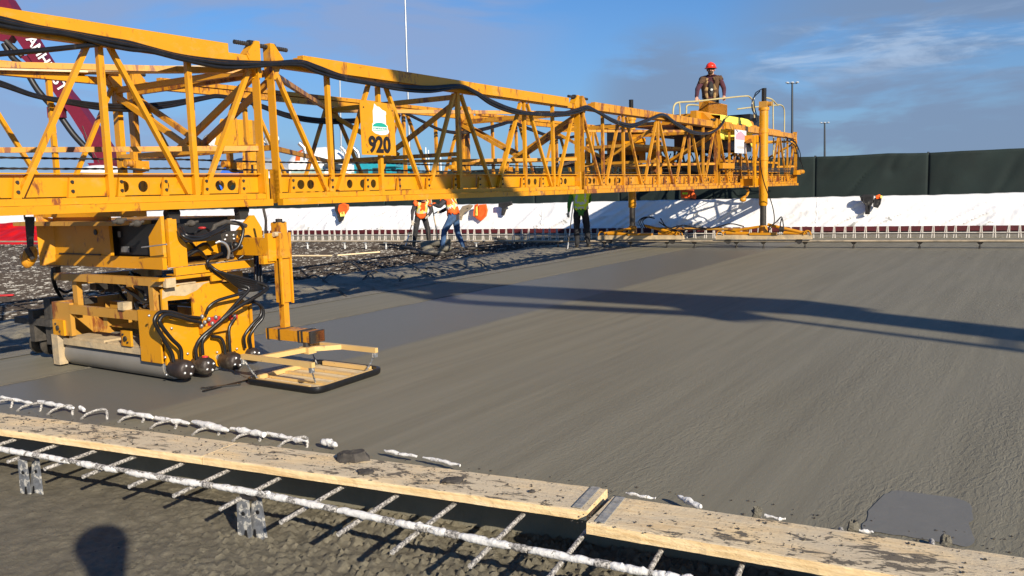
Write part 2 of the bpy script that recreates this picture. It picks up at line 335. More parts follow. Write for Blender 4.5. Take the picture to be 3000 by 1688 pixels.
# ------------------------------------------------------------------ mesh builder
class MB:
    def __init__(s): s.v = []; s.f = []; s.m = []; s.k = 0
    def add(s, vs, fs, k=None):
        n = len(s.v); s.v += [Vector(p) for p in vs]
        s.f += [tuple(i + n for i in f) for f in fs]; s.m += [s.k if k is None else k] * len(fs); return s
    def hexa(s, p, k=None):        # 8 corners: 0-3 bottom ring, 4-7 top ring
        return s.add(p, [(3, 2, 1, 0), (4, 5, 6, 7), (0, 1, 5, 4), (1, 2, 6, 5), (2, 3, 7, 6), (3, 0, 4, 7)], k)
    def box(s, u0, u1, v0, v1, z0, z1, k=None, fn=W):
        return s.hexa([fn(u0, v0, z0), fn(u1, v0, z0), fn(u1, v1, z0), fn(u0, v1, z0), fn(u0, v0, z1), fn(u1, v0, z1), fn(u1, v1, z1), fn(u0, v1, z1)], k)
    def beam(s, p, q, w, h, up=Z, k=None):
        d = (q - p).normalized(); x = d.cross(up)
        if x.length < 1e-4: x = d.cross(DU)
        x.normalize(); y = x.cross(d).normalized(); x = x * (w / 2); y = y * (h / 2)
        return s.hexa([p - x - y, p + x - y, q + x - y, q - x - y, p - x + y, p + x + y, q + x + y, q - x + y], k)
    def tube(s, pts, r, n=8, k=None, caps=True, rs=None):
        pts = [Vector(p) for p in pts]; vs = []; fs = []; m = len(pts); x = None
        for i, p in enumerate(pts):
            d = (pts[min(i + 1, m - 1)] - pts[max(i - 1, 0)])
            d = d.normalized() if d.length > 1e-9 else Z
            if x is None: x = d.cross(Z) if abs(d.z) < .95 else d.cross(DU)
            x = (x - d * x.dot(d)).normalized(); y = d.cross(x)
            rr = rs[i] if rs else r
            for j in range(n):
                t = 2 * math.pi * j / n; vs.append(p + x * (rr * math.cos(t)) + y * (rr * math.sin(t)))
        for i in range(m - 1):
            for j in range(n):
                a = i * n + j; b_ = i * n + (j + 1) % n; fs.append((a, b_, b_ + n, a + n))
        if caps: fs += [tuple(range(n - 1, -1, -1)), tuple(range((m - 1) * n, m * n))]
        return s.add(vs, fs, k)
    def cyl(s, p, q, r, n=16, k=None, r2=None): return s.tube([p, q], r, n, k, True, [r, r if r2 is None else r2])
    def prism(s, poly, o, ex, ey, th, k=None):    # polygon (list of 2D) in plane o+ex*x+ey*y, thickness vector th
        n = len(poly); a = [o + ex * x + ey * y for x, y in poly]
        return s.add(a + [p + th for p in a], [tuple(range(n - 1, -1, -1)), tuple(range(n, 2 * n))] + [(i, (i + 1) % n, (i + 1) % n + n, i + n) for i in range(n)], k)
    def sphere(s, c, rx, ry=None, rz=None, n=12, m=8, k=None, ax=None):
        ry = ry or rx; rz = rz or rx; ex, ey, ez = ax or (Vector((1, 0, 0)), Vector((0, 1, 0)), Z)
        vs = []; fs = []
        for i in range(m + 1):
            t = math.pi * i / m
            for j in range(n):
                f = 2 * math.pi * j / n
                vs.append(c + ex * (rx * math.sin(t) * math.cos(f)) + ey * (ry * math.sin(t) * math.sin(f)) + ez * (rz * math.cos(t)))
        for i in range(m):
            for j in range(n):
                fs.append((i * n + j, (i + 1) * n + j, (i + 1) * n + (j + 1) % n, i * n + (j + 1) % n))
        return s.add(vs, fs, k)
    def grid(s, fn, nu, nv, k=None):
        vs = [fn(i / nu, j / nv) for j in range(nv + 1) for i in range(nu + 1)]
        fs = [(j * (nu + 1) + i, j * (nu + 1) + i + 1, (j + 1) * (nu + 1) + i + 1, (j + 1) * (nu + 1) + i) for j in range(nv) for i in range(nu)]
        return s.add(vs, fs, k)
    def build(s, name, mats, parent=None, origin=None, smooth=False, recalc=True, up=False):
        o0 = Vector(parent['_w']) if parent is not None else (Vector(origin) if origin is not None else Vector((0, 0, 0)))
        me = bpy.data.meshes.new(name)
        me.from_pydata([tuple(p - o0) for p in s.v], [], s.f)
        if isinstance(mats, str): mats = [mats]
        for q in mats: me.materials.append(MATS[q])
        me.polygons.foreach_set('material_index', s.m)
        if smooth: me.polygons.foreach_set('use_smooth', [True] * len(me.polygons))
        if recalc:
            bm = bmesh.new(); bm.from_mesh(me); bmesh.ops.recalc_face_normals(bm, faces=bm.faces); bm.to_mesh(me); bm.free()
        if up:
            me.update()
            if sum(p.normal.z * p.area for p in me.polygons) < 0: me.flip_normals()
        me.update()
        if smooth: me.set_sharp_from_angle(angle=R(42))
        o = bpy.data.objects.new(name, me); COL.objects.link(o)
        if parent is not None: o.parent = parent; o['_w'] = list(parent['_w'])
        else: o.location = o0; o['_w'] = list(o0)
        return o
def tag(o, label=None, cat=None, group=None, kind=None):
    for k, q in (('label', label), ('category', cat), ('group', group), ('kind', kind)):
        if q: o[k] = q
    return o
def thing(name, label, cat, loc, group=None):
    o = bpy.data.objects.new(name, None); o.empty_display_size = .1; COL.objects.link(o)
    o.location = loc; o['_w'] = list(loc); return tag(o, label, cat, group)
def smooth_path(pts, n=6):
    pts = [Vector(p) for p in pts]; out = []
    q = [pts[0] * 2 - pts[1]] + pts + [pts[-1] * 2 - pts[-2]]
    for i in range(1, len(q) - 2):
        for j in range(n):
            t = j / n; a, b_, c, d = q[i - 1], q[i], q[i + 1], q[i + 2]
            out.append(.5 * ((2 * b_) + (c - a) * t + (2 * a - 5 * b_ + 4 * c - d) * t * t + (3 * b_ - a - 3 * c + d) * t ** 3))
    out.append(pts[-1]); return out
def text_mesh(name, body, size, o, ex, ey, mat_, parent, off=0.0, th=.002, fit=0):
    cu = bpy.data.curves.new('t', 'FONT'); cu.body = body; cu.size = size; cu.offset = off; cu.align_x = 'CENTER'; cu.extrude = th
    cu.resolution_u = 4
    ob = bpy.data.objects.new('t', cu); COL.objects.link(ob)
    dg = bpy.context.evaluated_depsgraph_get(); me = bpy.data.meshes.new_from_object(ob.evaluated_get(dg)); bpy.data.objects.remove(ob)
    n = ex.cross(ey); w = Vector(parent['_w'])
    xs_ = [q.co.x for q in me.vertices]; kx = fit / (max(xs_) - min(xs_)) if fit else 1
    for vt in me.vertices:
        c = vt.co.copy(); vt.co = o + ex * (c.x * kx) + ey * c.y + n * c.z - w
    me.materials.clear(); me.materials.append(MATS[mat_])
    r = bpy.data.objects.new(name, me); COL.objects.link(r); r.parent = parent; r['_w'] = list(parent['_w']); return r
def copy_tree(o, parent=None):
    c = o.copy(); COL.objects.link(c)
    if parent is not None: c.parent = parent
    for ch in [q for q in o.children]: copy_tree(ch, c)
    return c
# ------------------------------------------------------------------ ground, deck and fresh concrete
_det = DV.x * DB.y - DV.y * DB.x
def VB(v, b, z):           # the point with across-machine v and across-deck b
    return Vector(((v * DB.y - b * DV.y) / _det, (DV.x * b - DB.x * v) / _det, z))
def nz(p, s, o=4): return noise.fractal(Vector((p.x * s, p.y * s, p.z * s)), 1.0, 2.0, o)
def clod(p, s):
    d = noise.voronoi(Vector((p.x * s, p.y * s, 0)))[0]; return min(1, (d[1] - d[0]) * 2.2)
g = MB(); g.add([(-900, -300, -.32), (900, -300, -.32), (900, 1500, -.32), (-900, 1500, -.32)], [(0, 1, 2, 3)])
tag(g.build('ground', 'soil'), kind='structure')
g = MB()           # low strip on the near side, still rough
def lowz(p):
    k = min(1, max(0, (p.x + 2.6) / 2.2))            # coarser clods towards the right
    h = .012 * nz(p, 3, 3) + (.005 + .022 * k) * (clod(p + Vector((nz(p, 6) * .03, nz(p + Vector((5, 5, 5)), 6) * .03, 0)), 22) - .5)
    h += .010 * k * nz(p, 30, 2)
    return -.2 + h
def lowfn(a0, a1, b0, b1):
    def f(s, t):
        p = AB(a0 + (a1 - a0) * s, b0 + (b1 - b0) * t, 0); p.z = lowz(p); return p
    return f
g.grid(lowfn(-1.2, 6.6, 1.9, 3.78), 520, 130)
tag(g.build('rough_ground', 'clod_concrete', smooth=True, recalc=False, up=True), kind='structure')
g = MB()
g.box(-30, -1.2, -12, 3.78, -.3, -.2, fn=AB); g.box(6.6, 40, -12, 3.78, -.3, -.2, fn=AB); g.box(-1.2, 6.6, -12, 1.9, -.3, -.2, fn=AB)
tag(g.build('side_path', 'rough_concrete'), kind='structure')
g = MB()           # finished slab
NE = 3.66
def slab(s, t):
    v = -30 + 38.6 * s; return VB(v, NE + (23.9 - NE) * t, 0)
g.grid(slab, 60, 40)
g.add([VB(-30, NE, 0), VB(8.6, NE, 0), VB(8.6, NE, -.31), VB(-30, NE, -.31)], [(0, 1, 2, 3)])
g.add([VB(-30, 23.9, 0), VB(8.6, 23.9, 0), VB(8.6, 23.9, -.31), VB(-30, 23.9, -.31)], [(0, 1, 2, 3)])
slab_o = tag(g.build('fresh_concrete', 'wet_concrete', smooth=True, recalc=False, up=True), kind='structure')
g = MB()           # ridge the rollers leave between two passes, then the struck but unrolled strip
def ridge(v0, w, h, b0, b1, n, seed):
    def f(s, t):
        b = b0 + (b1 - b0) * s; j = noise.noise(Vector((b * 2, seed, 0))) * .03
        p = VB(v0 + (t - .5) * w + j, b, 0)
        p.z = .002 + h * max(0, math.sin(math.pi * t)) * (.45 + .75 * (noise.noise(Vector((b * 9, t * 5, seed))) + .5)); return p
    g.grid(f, n, 6)
ridge(7.32, .05, .006, 4.2, 23.5, 700, 1)
tag(g.build('concrete_ridge', 'rough_concrete', smooth=True, recalc=False, up=True), kind='structure')
g = MB()
def rz(p, v):
    k = min(1, max(0, (v - 8.6) / .5)); e = min(1, max(0, (v - 11.2) / 1.6))
    h = .006 + k * (.020 * nz(p, 2.2, 3) + .018 * clod(p + Vector((nz(p, 2) * .2, nz(p, 2.3) * .2, 0)), 3.2) - .01)
    if 8.95 < v < 10.1: h += .045 * max(0, nz(p, 5, 3)) + .010
    h -= .18 * e - e * .05 * nz(p, 1.2, 2)
    return h
def rough(s, t):
    v = 8.55 + 5.2 * t; p = VB(v, NE + (23.9 - NE) * s, 0); p.z = rz(p, v); return p
g.grid(rough, 560, 110)
tag(g.build('spread_concrete', 'lumpy_concrete', smooth=True, recalc=False, up=True), kind='structure')
g = MB()
g.add([VB(8.6, NE, -.17), VB(58, NE, -.17), VB(58, 23.9, -.17), VB(8.6, 23.9, -.17)], [(0, 1, 2, 3)])
g.add([VB(8.6, NE, -.17), VB(58, NE, -.17), VB(58, NE, -.31), VB(8.6, NE, -.31)], [(0, 1, 2, 3)])
tag(g.build('deck_form', 'form_deck'), kind='structure')
g = MB()           # smooth steel-trowelled patch by the planks
pp = smooth_path([PZ(x, y, 0) for x, y in ((2590, 1450), (2622, 1440), (2690, 1446), (2790, 1459), (2838, 1474), (2846, 1492), (2848, 1560), (2846, 1600), (2790, 1596), (2700, 1582), (2600, 1566), (2528, 1556), (2536, 1520), (2556, 1484))] , 6)
pp = [p + Vector((noise.noise(p * 14), noise.noise(p * 14 + Vector((5, 0, 0))), 0)) * .016 for p in pp[:-1]]
g.add([p + Z * .003 for p in pp], [tuple(range(len(pp)))])
tag(g.build('smooth_concrete', 'patch_concrete', recalc=False, up=True), kind='structure')
g = MB()           # raised far strip with dark formwork behind the stirrups
g.box(-14, 46, 24.7, 26.0, -.3, -.02, fn=AB)
tag(g.build('far_strip', 'lumpy_concrete'), kind='structure')
t = thing('edge_form', 'dark red edge board running low behind the row of stirrups', 'formwork', AB(5, 26.05, -.3))
g = MB(); g.box(-14, 46, 26.0, 26.1, -.3, .06, fn=AB); g.build('form_board', 'black', t)
g = MB(); g.box(-14, 46, 25.96, 26.08, .065, .2, fn=AB); g.build('red_strip', 'red_form', t)

# fallen lumps of concrete along the ridge line
lump_src = None
def lump(c, r, label, grp, mt='lumpy_concrete', squash=.6):
    m = MB(); m.sphere(c, r, r * random.uniform(.7, 1), r * squash, 14, 9)
    sd = random.random() * 50
    for i, p in enumerate(m.v):
        d = p - c; k = 1 + .55 * noise.fractal((p - c) * (2.2 / r) + Vector((sd, 0, 0)), 1, 2, 4); m.v[i] = c + d * k
    return tag(m.build('concrete_lump', mt, None, c - Z * r * .5, True), label, 'concrete lump', grp)
lump(PZ(1035, 1340, .09), .085, 'largest wet lump of concrete on the long plank, about its middle', 'concrete spilled on the planks', 'mud', .45)
lump(PZ(1068, 1383, .085), .045, 'small dark splat on the plank just below the largest lump', 'concrete spilled on the planks', 'mud', .25)
lump(PZ(1327, 1408, .085), .05, 'round dark splat on the plank right of the largest lump', 'concrete spilled on the planks', 'mud', .3)
lump(PZ(1558, 1440, .085), .016, 'pebble sized blob on the plank short of its right end', 'concrete spilled on the planks', 'mud', .5)
for x, y, q in ((2218, 1502, 'first'), (2500, 1545, 'second'), (2772, 1588, 'third')):
    lump(PZ(x, y, .085), .022, 'grey upright stub of concrete behind the right plank, %s from the board joint' % q, 'stubs behind the right plank', 'rough_concrete', 1.3)

# ------------------------------------------------------------------ foreground planks, bars and brackets
def plank(name, label, P0, P1, wv, th, endchip=False):
    d = (P1 - P0).normalized(); x = Z.cross(d).normalized(); L = (P1 - P0).length
    if x.dot(DB) < 0: x = -x
    m = MB(); n = max(12, int(L / .03)); prof = [(0, -th), (0, -th * .5), (.003, -.003), (.012, 0), (wv * .3, 0), (wv * .6, 0), (wv - .012, 0), (wv, -.004), (wv, -th)]
    vs = []; fs = []
    for i in range(n + 1):
        for j, (a_, z_) in enumerate(prof):
            p = P0 + d * (L * i / n) + x * a_ + Z * z_
            q = noise.noise(p * 5) * .003 + noise.noise(p * 31) * .0025
            p = p + (x * q if j in (0, 1, 2) else Z * (q * .5)); vs.append(p)
    k = len(prof)
    for i in range(n):
        for j in range(k): a_ = i * k + j; b_ = i * k + (j + 1) % k; fs.append((a_, a_ + k, b_ + k, b_))
    fs += [tuple(range(k)), tuple(range(n * k + k - 1, n * k - 1, -1))]
    m.add(vs, fs); return m.build(name, 'plank', None, P0 - Z * th)
P1 = AB(3.44, 3.385, .08)
o = tag(plank('wooden_plank', '', AB(1.185, 3.375, .080), AB(3.435, 3.388, .081), .30, .044), 'splattered pale plank in the middle of the walkway, mud lump on it', 'plank', 'planks of the walkway')
o = tag(plank('wooden_plank', '', AB(3.445, 3.392, .079), AB(9.5, 3.41, .079), .29, .044), 'muddy plank running out of the picture at the left edge', 'plank', 'planks of the walkway')
cp = AB(1.135, 3.225, .092)
o = tag(plank('wooden_plank', '', cp, AB(-2.6, 3.02, .092), .345, .05), 'thick rough sawn plank at the lower right with oily stains', 'plank', 'planks of the walkway')
def strip(a, b0, b1, label, z):
    m = MB(); m.box(a - .021, a + .021, b0, b1, z, z + .005, fn=AB)
    return tag(m.build('tie_plate', 'speckled_metal', None, AB(a, b0, z)), label, 'metal strip')
strip(1.235, 3.39, 3.66, 'grey metal strip nailed across the middle plank at its right end', .083)
strip(1.080, 3.24, 3.55, 'grey metal strip nailed across the left end of the lower right plank', .093)

def rebar_mesh(m, p, q, r, n=9, ribs=True):
    L = (q - p).length; k = max(2, int(L / .016)) if ribs else 2
    pts = [p.lerp(q, i / k) for i in range(k + 1)]
    m.tube(pts, r, n, None, True, [r * (1.0 if i % 2 else 1.16) for i in range(k + 1)] if ribs else None)
bars = [(4.68, 3.12), (4.32, 3.10), (4.00, 3.08), (3.625, 3.05), (3.285, 3.03), (2.935, 2.98), (2.525, 2.95), (2.195, 2.93), (1.87, 2.85), (1.51, 2.85), (1.175, 2.87), (.82, 2.84), (.49, 2.82), (.15, 2.8), (-.2, 2.8), (5.05, 3.1), (5.4, 3.1)]
ords = ['left of the left bracket', 'just right of the left bracket', 'second right of the left bracket', 'third right of the left bracket', 'fourth right of the left bracket', 'right over the middle bracket', 'just right of the middle bracket', 'under the taped lap in the white bar', 'under the first dark tie right of the lap', 'with the white blob on its tip', 'reaching down to the bottom edge of the picture', 'below the joint of the two planks', 'first under the lower right plank', 'second under the lower right plank', 'third under the lower right plank', 'second from the left edge', 'nearest the left edge']
for (a, b), w in zip(bars, ords):
    m = MB(); dz = random.uniform(-.002, .002); sk = random.uniform(-.012, .012)
    rebar_mesh(m, AB(a + sk, b, .002 + dz), AB(a, 3.72, .012 + dz), .0105)
    tag(m.build('cross_rebar', 'splattered_rebar', None, AB(a, b, 0), True), 'speckled short rebar below the planks, ' + w, 'rebar', 'short bars under the planks')
# long taped bar on the brackets
def barpt(a):
    pts = [(6.5, 3.25), (4.84, 3.19), (2.95, 3.14), (1.78, 3.05), (.77, 2.97), (-.6, 2.86)]
    for (a0, b0), (a1, b1) in zip(pts, pts[1:]):
        if a0 >= a >= a1: return AB(a, b0 + (b1 - b0) * (a - a0) / (a1 - a0), .036 + .004 * math.sin(a * 3))
m = MB()
t = thing('long_rebar', 'long rebar wrapped in white tape, running in front of the planks on two brackets', 'rebar', barpt(2.9))
rebar_mesh(m, barpt(6.4), barpt(4.84), .0115); rebar_mesh(m, barpt(4.84), barpt(2.95), .0115); rebar_mesh(m, barpt(2.95), barpt(1.78), .0115); rebar_mesh(m, barpt(1.78), barpt(.77), .0115); rebar_mesh(m, barpt(.77), barpt(-.59), .0115)
m.build('bar', 'splattered_rebar', t, None, True)
xs = [(-30, 100), (118, 205), (228, 290), (306, 345), (372, 470), (492, 600), (628, 760), (784, 855), (860, 950), (992, 1128), (1160, 1225), (1255, 1310), (1345, 1500), (1550, 1745), (1790, 1900), (1915, 2030)]
def a_at(x):
    lo_, hi_ = -.5, 6.3
    for _ in range(30):
        mid = (lo_ + hi_) / 2; p = barpt(mid) - EYE
        px = 1500 + F * p.dot(RT) / p.dot(FW)
        if px > x: lo_ = mid
        else: hi_ = mid
    return (lo_ + hi_) / 2
for x0, x1 in xs:
    a0, a1 = a_at(x0), a_at(min(x1, 2000)); k = 14; sd = random.random() * 20; bulge = random.uniform(1.1, 1.75)
    pts = [barpt(a0 + (a1 - a0) * i / k) + Z * (.004 * noise.noise(Vector((i * .7, sd, 0)))) for i in range(k + 1)]
    rs = [.0125 + .0035 * bulge * math.sin(math.pi * i / k) ** .6 * (1 + .7 * noise.noise(Vector((i * .45, sd, 3)))) for i in range(k + 1)]
    m = MB(); m.tube(pts, .02, 12, None, True, rs)
    for i, p in enumerate(m.v): m.v[i] = p + Vector((noise.noise(p * 60), noise.noise(p * 60 + Vector((9, 0, 0))), noise.noise(p * 60 + Vector((0, 9, 0))))) * .0035
    m.build('tape_wrap', 'tape_white', t, None, True)
for x in (772, 1240, 2010):
    m = MB(); c = barpt(a_at(x)); m.sphere(c + Z * .012, .05, .016, .012, 12, 8, ax=(DA, DB, Z))
    for i, p in enumerate(m.v): m.v[i] = p + Vector((0, 0, noise.noise(p * 40))) * .02
    m.build('tape_wrap', 'tape_white', t, None, True)
for x in (110, 288, 488, 610, 772, 856, 970, 1140, 1238, 1325, 1525, 1765):
    m = MB(); c = barpt(a_at(x)); e = (barpt(a_at(x) - .03) - c).normalized()
    m.tube([c + e * (.016 * q) for q in range(-2, 3)], .0165, 10, None, True, [.015, .0175, .016, .0175, .015])
    m.build('tie_wire', 'splattered_rebar', t, None, True)
# brackets
for x, yb, lab in ((122, 1432, 'galvanised bracket standing under the white bar near the left edge'), (722, 1582, 'galvanised bracket standing under the white bar, the one nearer the middle')):
    base = PZ(x, yb, -.2); a = base.dot(DA); top = barpt(a); b = top.dot(DB)
    t = thing('bar_bracket', lab, 'bracket', AB(a, b, -.2), 'brackets under the white bar')
    hh = .218
    for sgn, nm in ((1, 'left_leg'), (-1, 'right_leg')):
        ex = DA * sgn; o_ = AB(a, b - .008 * sgn, -.21)
        m = MB()
        th = DB * .004
        pol = [(-.014, 0), (.078 if sgn > 0 else .098, 0), (.064 if sgn > 0 else .042, hh), (-.014, hh)]
        tilt = DB * (.16 if sgn < 0 else -.03)
        m.prism(pol, o_, ex, Z + tilt, th)
        m.build('bracket_leg', 'blotchy_steel', t)
        m = MB(); m.prism([(.010, .0), (.034, .0), (.022, .05), (.012, .05)], o_ - DB * (.003) , ex, Z + tilt, -th * .6); m.build('foot_slot', 'black', t)
        m = MB(); c = o_ + ex * .028 + (Z + tilt) * .135; m.cyl(c - DB * .0035, c - DB * .001, .011, 14); m.build('punched_hole', 'black', t)
    m = MB(); m.tube([AB(a + .045, b, .012), AB(a, b, .004), AB(a - .045, b, .012)], .016, 8); m.build('cradle', 'dark_steel', t, None, True)
# bars half buried behind the planks: pieces of taped bar and bent loops
def A_of(x, y=None): return PZ(x, y, .05).dot(DA)
def rear(x0, y0, x1, y1, r, label, mt='tape_white'):
    p, q = PZ(x0, y0, .045), PZ(x1, y1, .045); k = 12; sd = random.random() * 9
    m = MB(); m.tube([p.lerp(q, i / k) + Z * (.006 * noise.noise(Vector((i, sd, 0)))) for i in range(k + 1)], r, 12, None, True,
                     [r * (.45 + .42 * math.sin(math.pi * (i + .5) / (k + 1)) + .45 * noise.noise(Vector((i * .6, sd, 2)))) for i in range(k + 1)])
    for i, w in enumerate(m.v): m.v[i] = w + Vector((noise.noise(w * 26), noise.noise(w * 26 + Vector((9, 0, 0))), 1.3 * noise.noise(w * 26 + Vector((0, 9, 0))))) * .008
    return tag(m.build('taped_bar_piece', mt, None, p - Z * r, True), label, 'taped rebar', 'taped bar half buried behind the planks')
for i, (q, lab) in enumerate([((-20, 1160, 92, 1180, .018), 'at the far left'), ((112, 1176, 216, 1197, .019), 'second from the left'), ((232, 1195, 250, 1201, .014), 'third from the left, tiny'), ((348, 1203, 446, 1222, .021), 'white and smooth, left of the three long ones'),
        ((455, 1224, 556, 1240, .020), 'white and smooth, middle of the three long ones'), ((566, 1236, 668, 1262, .026), 'thickest and longest'), ((676, 1254, 775, 1274, .020), 'just right of the thickest one'), ((784, 1270, 900, 1294, .017), 'short and muddy'),
        ((938, 1292, 988, 1304, .022), 'ending by the big lump'), ((1125, 1320, 1220, 1338, .014), 'flat, right of the big lump'), ((1240, 1340, 1350, 1364, .012), 'thin and flat, mid plank'),
        ((1832, 1444, 1920, 1460, .010), 'thin sliver right of the plank joint'), ((1990, 1456, 2055, 1486, .018), 'crumpled, over the lower right plank'), ((2240, 1512, 2300, 1522, .008), 'thin sliver after the first stub'), ((2505, 1552, 2560, 1562, .008), 'thin sliver after the second stub')]):
    rear(*q, 'taped bar piece behind the planks, ' + lab)
for i, (x, y) in enumerate([(25, 1180), (110, 1190), (200, 1200), (300, 1212), (410, 1222), (505, 1240), (630, 1258), (750, 1275), (885, 1292)]):
    c = PZ(x, y, .03); m = MB()
    k_ = random.uniform(.5, 1.1); pts = [c + DA * .12 - DB * .08 + Z * -.03, c + DA * .08 - DB * .05 + Z * .006 * k_, c + DA * .02 + Z * .026 * k_, c - DA * .03 + DB * .01 + Z * .018 * k_, c - DA * .06 * k_ - DB * .02 + Z * -.04]
    m.tube(smooth_path(pts, 5), .009, 8)
    tag(m.build('bent_rebar', 'splattered_rebar', None, c, True), 'bent dark rebar loop rising between plank and slab, number %s counted from the left edge' % ['one', 'two', 'three', 'four', 'five', 'six', 'seven', 'eight', 'nine'][i], 'rebar loop', 'bent loops behind the planks')

# crumbs of dried concrete scattered on planks and ground
random.seed(5)
m = MB()
def crumb(c, r):
    q = [Vector((random.uniform(-1, 1), random.uniform(-1, 1), random.uniform(-.5, .9))) * r for _ in range(6)]
    m.add([c + Vector((r, 0, 0)) + q[0] * .3, c + Vector((-r, 0, 0)) + q[1] * .3, c + Vector((0, r, 0)) + q[2] * .3, c + Vector((0, -r, 0)) + q[3] * .3, c + Vector((0, 0, r * .8)) + q[4] * .2, c - Z * r * .4],
          [(0, 2, 4), (2, 1, 4), (1, 3, 4), (3, 0, 4), (2, 0, 5), (1, 2, 5), (3, 1, 5), (0, 3, 5)])
for i in range(420):
    a = random.uniform(-.6, 5.6); b = random.uniform(3.41, 3.66) if a > 1.2 else random.uniform(3.22, 3.52) - .02 * a
    crumb(AB(a, b, .083 if a > 1.2 else .094), random.choice([.002, .003, .004, .006]) * random.uniform(.7, 1.6))
for i in range(260):
    a = random.uniform(-.6, 5.8); b = random.uniform(3.68, 3.95); crumb(AB(a, b, .002), random.uniform(.002, .009))
for i in range(350):
    a = random.uniform(0, 5.5); b = random.uniform(2.2, 3.6); p = AB(a, b, 0); p.z = lowz(p) + .002; crumb(p, random.uniform(.002, .007))
tag(m.build('concrete_crumbs', 'mud'), 'crumbs of dried concrete scattered over planks and ground', 'debris', kind='stuff')

# ------------------------------------------------------------------ rebar mat, screed rail, stirrups
t = thing('rebar_mat', 'wide dark rust mat of crossed rebar waiting for concrete, left and behind', 'rebar mat', VB(16, 14, -.17))
rest = MB(); n_single = 0
def matbar(p, q, r):
    global n_single
    if n_single < 100:
        m = MB(); m.tube([p, q], r, 5); m.build('mat_bar', 'rebar_dark', t, None, True); n_single += 1
    else: rest.tube([p, q], r, 5)
b = 4.4; lines = []
while b < 23.4:
    j = random.uniform(-.02, .02)
    lines.append((VB(11.5, b + j, -.075), VB(55, b + j, -.075)))
    b += .16
for p, q in lines: matbar(p, q, .011)
v = 12.0
while v < 54:
    for zz in (-.060, -.12): matbar(VB(v + random.uniform(-.02, .02), 4, zz), VB(v, 23.6, zz), .009)
    v += .18 if v < 20 else .5
tag(rest.build('mat_bars', 'rebar_dark', t), kind='stuff')
m0 = random.getstate()
for i, (x, y, dx, dy) in enumerate([(905, 806, 60, 22), (985, 800, -45, 24), (1075, 795, 25, 26), (1180, 770, 60, 26), (1110, 792, -55, 30), (1010, 765, 50, 25), (1240, 785, 70, 12), (1320, 775, 60, 15), (1390, 765, 40, 18), (850, 820, 10, 28), (960, 850, 60, 16), (1185, 808, -20, 20), (1230, 800, 50, 14)]):
    m = MB(); p = PZ(x, y, .02); q = PZ(x + dx, y + dy, .03)
    m.tube(smooth_path([p - Z * .04, p.lerp(q, .3) + Z * .035, p.lerp(q, .7) + Z * .02, q - Z * .05], 4), .016, 6)
    tag(m.build('buried_rebar', 'mud', None, p, True), 'muddy rebar end breaking out of the spread concrete, number %d from the left' % (1 + sorted([905, 985, 1075, 1180, 1110, 1010, 1240, 1320, 1390, 850, 960, 1185, 1230]).index(x)), 'rebar', 'bar ends in the spread concrete')
for (x0, y0, x1, y1, lab) in ((818, 749, 972, 749, 'thin pale batten on the rebar, the left one'), (988, 748, 1112, 738, 'thin pale batten on the rebar, the right one'), (0, 868, 40, 864, 'pink batten on the rebar mat at the left edge')):
    m = MB(); m.beam(PZ(x0 - (60 if x0 == 0 else 0), y0, -.03), PZ(x1, y1, -.03), .05, .03)
    tag(m.build('batten', 'wood_board' if x0 else 'red_part', None, PZ(x1, y1, -.05)), lab, 'batten')
# rail
t = thing('screed_rail', 'long low rail on short feet along the far edge of the slab, carrying the machine', 'rail', AB(2, 20.2, 0))
m = MB(); m.tube([AB(-8, 20.2, .165), AB(20, 20.16, .165), AB(40, 20.14, .165)], .024, 10); m.box(-8, 40, 20.24, 20.34, .13, .17, fn=AB); m.build('rail_bar', 'rail_wood', t)
for a in [-5.6, -4.3, -3, -1.82, -.67, .66, 1.69, 2.61, 3.23, 4.22, 4.89, 5.81, 6.49, 7.74, 8.9, 10.1, 11.6, 12.96, 13.64, 14.37, 15.7, 17.2, 18.9, 20.5, 22.5]:
    m = MB(); z0 = -.15 if a > 9 else -.01
    m.tube([AB(a, 20.2, z0), AB(a, 20.2, .135)], .014, 8); m.tube([AB(a, 20.2, z0), AB(a, 20.2, .05)], .026, 8)
    m.add([AB(a - .06, 20.17, .13), AB(a + .06, 20.17, .13), AB(a + .02, 20.2, .09), AB(a - .02, 20.2, .09), AB(a - .06, 20.23, .15), AB(a + .06, 20.23, .15), AB(a + .02, 20.23, .09), AB(a - .02, 20.23, .09)], [(0, 1, 2, 3), (4, 5, 6, 7), (0, 1, 5, 4), (2, 3, 7, 6)])
    f = m.build('rail_foot', 'dark_steel' if a < 9 else 'off_white', t)
# stirrups
m = MB(); A0 = AB(0, 24, 0)
m.tube([A0 - DA * .035 + Z * -.2, A0 - DA * .012 + Z * .30, A0 + DA * .012 + Z * .30, A0 + DA * .05 + Z * -.2], .015, 5)
st0 = tag(m.build('rebar_stirrup', 'rebar_far', None, A0, True), 'pale upright stirrup in the long row at the foot of the white tarp', 'stirrup', 'stirrups along the far edge')
a = -6.0; k = 0
while a < 38:
    c = st0 if k == 0 else st0.copy()
    if k: COL.objects.link(c)
    c.location = AB(a, 24 + random.uniform(-.02, .02), 0); c.rotation_euler = (random.uniform(-.03, .03), random.uniform(-.05, .05), random.uniform(-.15, .15))
    a += .26 * random.uniform(.8, 1.2); k += 1
for zz, lab in ((.13, 'upper long horizontal bar tied along the row of stirrups'), (-.06, 'lower long horizontal bar tied along the row of stirrups')):
    m = MB(); m.tube([AB(-8, 23.97, zz), AB(40, 23.97, zz)], .013, 5)
    tag(m.build('tie_bar', 'rebar_far', None, AB(5, 23.97, zz)), lab, 'rebar')

